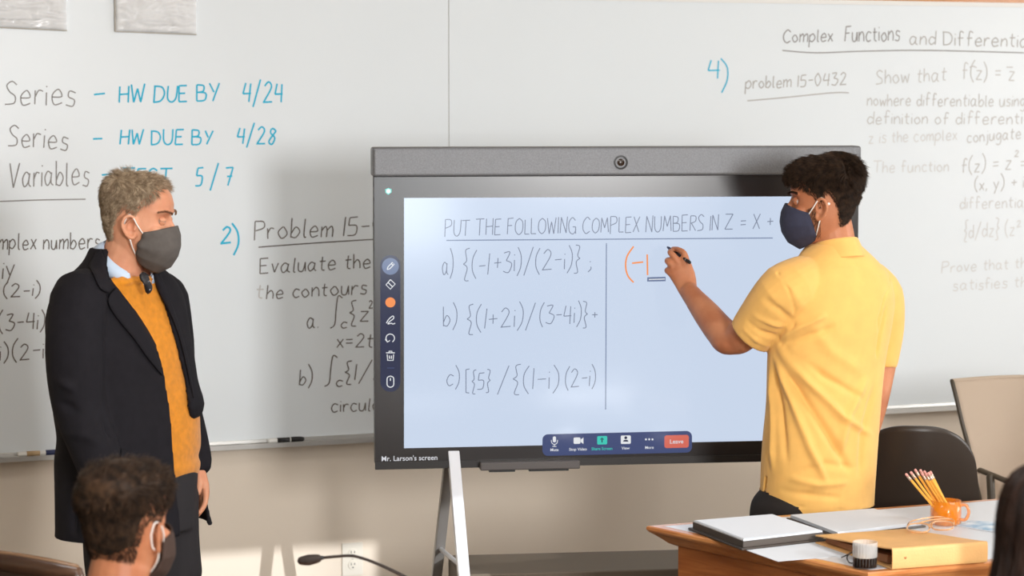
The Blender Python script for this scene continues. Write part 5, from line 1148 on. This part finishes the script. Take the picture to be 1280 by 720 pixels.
M['chair_wood'] = wood('dark_stained_wood', rgb(92, 62, 42), rgb(58, 36, 24), .3); M['chair_wood_light'] = wood('pale_wood_edge', rgb(150, 118, 88), rgb(120, 88, 62), .35)  # second wood is a paler tone for the bead along the rail
wooden_chair((at(18, 690, 5.45).x, 5.45 + .05), (.35, .94), 'empty dark wooden chair with curved top rail at the lower left corner', tz=at(40, 702, 5.45).z + .045, wd=.27)
c = at(640, 700, 5.35); tb_ = root('long_table', (c.x + .22, 5.32, 0), 'narrow table in front of the seated row, carrying the microphone', 'table'); o = Vector((c.x + .22, 5.32, 0))
Soup(o).box((o.x, o.y, .735), (1.6, .44, .03)).build('table_top', M['desk_edge'], tb_, bevel=.003)
for sx in (-.7, .7):
    for sy in (-.17, .17): Soup(o).box((o.x + sx, o.y + sy, .36), (.05, .05, .72)).build('leg', M['desk_wood'], tb_, bevel=.002)
MCZ = 5.25; c = at(560, 770, MCZ); c.z = .7505; mr = root('gooseneck_microphone', c, 'slim dark gooseneck desk microphone below the big display', 'microphone')
mm = lambda x, y, d=0: at(x, y, MCZ + d); M['mic'] = mat('dark_metal_mesh', rgb(58, 50, 46), .5, .3, bump=.6, bscale=900)
Soup(c).tube([mm(376.5, 701), mm(386, 700), mm(397.5, 698)], [.0095, .0125, .0095], 18).build('capsule', M['mic'], mr, smooth=True)
Soup(c).tube([mm(398, 698), mm(404, 697)], [.0065, .0042], 12, smooth=False).build('capsule_collar', M['plastic_black'], mr, smooth=True)
Soup(c).tube([mm(402, 697.3), mm(420, 695.6), mm(438, 694.6), mm(450, 697), mm(470, 704), mm(500, 718), mm(530, 735), mm(556, 754), c + Vector((0, 0, .03))], [.0034] * 5 + [.004] * 4, 10).build('gooseneck', mat('dark_neck', rgb(52, 44, 40), .4, .4), mr, smooth=True)
Soup(c).lathe([(.001, 0), (.05, 0), (.052, .006), (.048, .02), (.02, .032), (.001, .034)], c, 28).build('base', M['plastic_black'], mr, smooth=True)

# ------------------------------------------------------------------ seated onlookers with their backs to us
def seated(name_label, px, py, Z, f, k, skin, cloth, pants, pitch=0.0):
    f = Vector((f[0], f[1], 0)).normalized(); l = Vector((-f.y, f.x, 0)); hc = at(px, py, Z); base = Vector((hc.x, hc.y, 0)) - f * .06
    r0 = root('person', base, name_label, 'person'); hd_ = Head(hc, f, pitch, k); g = lambda x, y, z: Vector((base.x, base.y, 0)) + f * x + l * y + Vector((0, 0, z)); zh = hc.z
    bf_ = Vector((.05, 1, 0)).normalized(); bl_ = Vector((-bf_.y, bf_.x, 0)); b_ = lambda x, y, z: Vector((base.x, base.y, 0)) + bf_ * x + bl_ * y + Vector((0, 0, z))
    so = Soup(base); hd_.skull(so); so.tube([b_(.0, 0, zh - .25), b_(.01, 0, zh - .17), hc + f * -.02 + Vector((0, 0, -.07))], [.062, .058, .058], 18)
    def trunk(dl_):
        out = []
        for z, a, b, x in ((.44, .17, .14, .0), (.55, .175, .13, -.01), (.75, .165, .11, -.03), (zh - .40, .185, .115, -.03), (zh - .30, .195, .11, -.02), (zh - .245, .16, .09, -.01), (zh - .215, .10, .075, 0), (zh - .19, .07, .065, .005)):
            out.append([b_(x + math.cos(t) * (b + dl_), math.sin(t) * (a + dl_), z) for t in np.linspace(0, 2 * math.pi, 33)[:-1]])
        return interp_rings(out, 3)
    so.rings(trunk(-.02))
    arms = []; legs = []
    for y in (-1, 1):
        arms.append([b_(-.02, y * .175, zh - .30), b_(.03, y * .215, zh - .50), b_(.12, y * .20, .66), b_(.28, y * .13, .615)]); so.tube(arms[-1][:3] + [b_(.24, y * .15, .62)], [.05, .043, .036, .028], 14)
        hand_soup(so, b_(.25, y * .145, .617), bf_ * 1 - bl_ * y * .25, bl_ * -y * 1.0, .95, flip=-y)
        legs.append([b_(0, y * .09, .50), b_(.36, y * .10, .50), b_(.42, y * .10, .44), b_(.40, y * .10, .10)]); so.tube(legs[-1], [.075, .06, .055, .04], 14); so.tube([b_(.38, y * .1, .05), b_(.55, y * .1, .035)], [.04, .03], 10)
    me = remesh(so, .0045, 2); hd_.sculpt(me, base); link('body', me, skin, r0)
    so = Soup(base); so.rings(trunk(0))
    for a_ in arms: so.tube(a_[:3] + [a_[2].lerp(a_[3], .6)], [.064, .056, .048, .040], 16)
    me = remesh(so, .008, 3); P = coords(me).astype(float); N = normals(me); wob(P, N, 22, .007, 3); setco(me, P); link('shirt', me, cloth, r0)
    so = Soup(base); so.ball(b_(0, 0, .50), (.17, .15, .10))
    for q in legs: so.tube([q[0], q[1], q[2], q[3]], [.092, .076, .070, .062], 16)
    me = remesh(so, .01, 2); link('trousers', me, pants, r0)
    return r0, hd_, base
M['shirt_dk'] = mat('charcoal_shirt', rgb(60, 58, 62), .85, bump=.3, bscale=600); M['pants_dk'] = mat('dark_denim', rgb(44, 48, 62), .9, bump=.3, bscale=600)
r1, h1, b1 = seated('dark-haired man with a masked face seated in front of the standing man in the suit', 158, 660, 4.6, (.46, .89), .93, skin_y, M['shirt_dk'], M['pants_dk'])
line_1 = lambda a: float(np.interp(a, [0, .4, .8, 1.05, 1.25, 1.45, 1.62, 1.85, 2.15, 3.15], [.072, .070, .058, .040, .022, -.004, .030, .0, -.060, -.085]))
xh = mat('near_black_brown_hair', rgb(72, 52, 37), .6, spec=.25, col2=rgb(32, 22, 15), vscale=60)
make_hair(h1, b1, r1, xh, line_1, lambda z, a: .002 + .010 * max(0, min(1, (z - .04) / .05)), lambda z, a: .007 + .022 * max(0, min(1, (z - .03) / .05)),
          lambda z, a: mixflow(z, a, .04, .10, (-.3, math.sin(a) * .1, -.85), (.6, math.sin(a) * .3 + .1, .1)), n=8000, r=.0007, lift=.45, clump=.7, seed=14, jitter=.3, fade=.035)
h1.mask(b1, r1, mat('dark_brown_mask', rgb(62, 44, 36), .8, bump=.3, bscale=900), loop, top=-.002, seam=True); h1.eyes(b1, r1, rgb(50, 34, 24), skin_y, .2)
wooden_chair((b1.x, b1.y), (.05, 1), 'dark wooden chair carrying the seated dark-haired man', tz=.82)
r2, h2, b2 = seated('long-haired person seated at the lower right corner, seen from behind', 1316, 668, 3.9, (-.2, .98), 1.0, skin_o, mat('plum_blouse', rgb(70, 50, 56), .8), M['pants_dk'])
lh = mat('long_dark_brown_hair', rgb(60, 36, 24), .4, col2=rgb(34, 19, 13), vscale=50, stretch=(1, 1, .15))
so = Soup(b2); rows = ((.125, .02, .02), (.120, .050, .055), (.105, .075, .085), (.075, .092, .104), (.03, .100, .112), (-.03, .104, .110), (-.09, .120, .100), (-.15, .132, .088), (-.22, .138, .075), (-.30, .128, .060), (-.36, .115, .045), (-.39, .08, .025))
f2 = Vector((-.2, .98, 0)).normalized(); l2 = Vector((-f2.y, f2.x, 0)); rr = []
for z, a, b in rows:
    xo = -.022 - max(0, -z - .05) * .16; rr.append([h2.c + f2 * (xo + math.cos(t) * b * (1 if math.cos(t) < 0 else .62)) + l2 * math.sin(t) * a + Vector((0, 0, z)) for t in np.linspace(0, 2 * math.pi, 65)[:-1]])
rr = interp_rings(rr, 4)
rr2 = [[p + (p - h2.c - Vector((0, 0, (p - h2.c).z))).normalized() * (.004 * noise.noise(Vector((i * .35, j * .05, 0))) + .0025 * math.sin(i * .9 + j * .04)) for i, p in enumerate(r)] for j, r in enumerate(rr)]
so.rings(rr2); so_body = so
rnd = random.Random(21)
for k_ in range(3600):
    i = rnd.randrange(64); j = rnd.randrange(0, len(rr) - 6); u = rnd.random(); L_ = min(rnd.randint(6, 16), len(rr) - 1 - j); pts = []
    for q_ in range(0, L_ + 1, 2):
        p = rr[j + q_][i].lerp(rr[j + q_][(i + 1) % 64], u); cc = h2.c.copy(); cc.z = p.z; pts.append(p + (p - cc).normalized() * (.004 + .006 * rnd.random() * (q_ / 16)))
    if len(pts) > 2: strand(so, pts, .0007)
so.build('long_hair', lh, r2, smooth=True, fix=False)
wooden_chair((b2.x, b2.y), (.05, 1), 'dark wooden chair carrying the long-haired person', tz=.80)
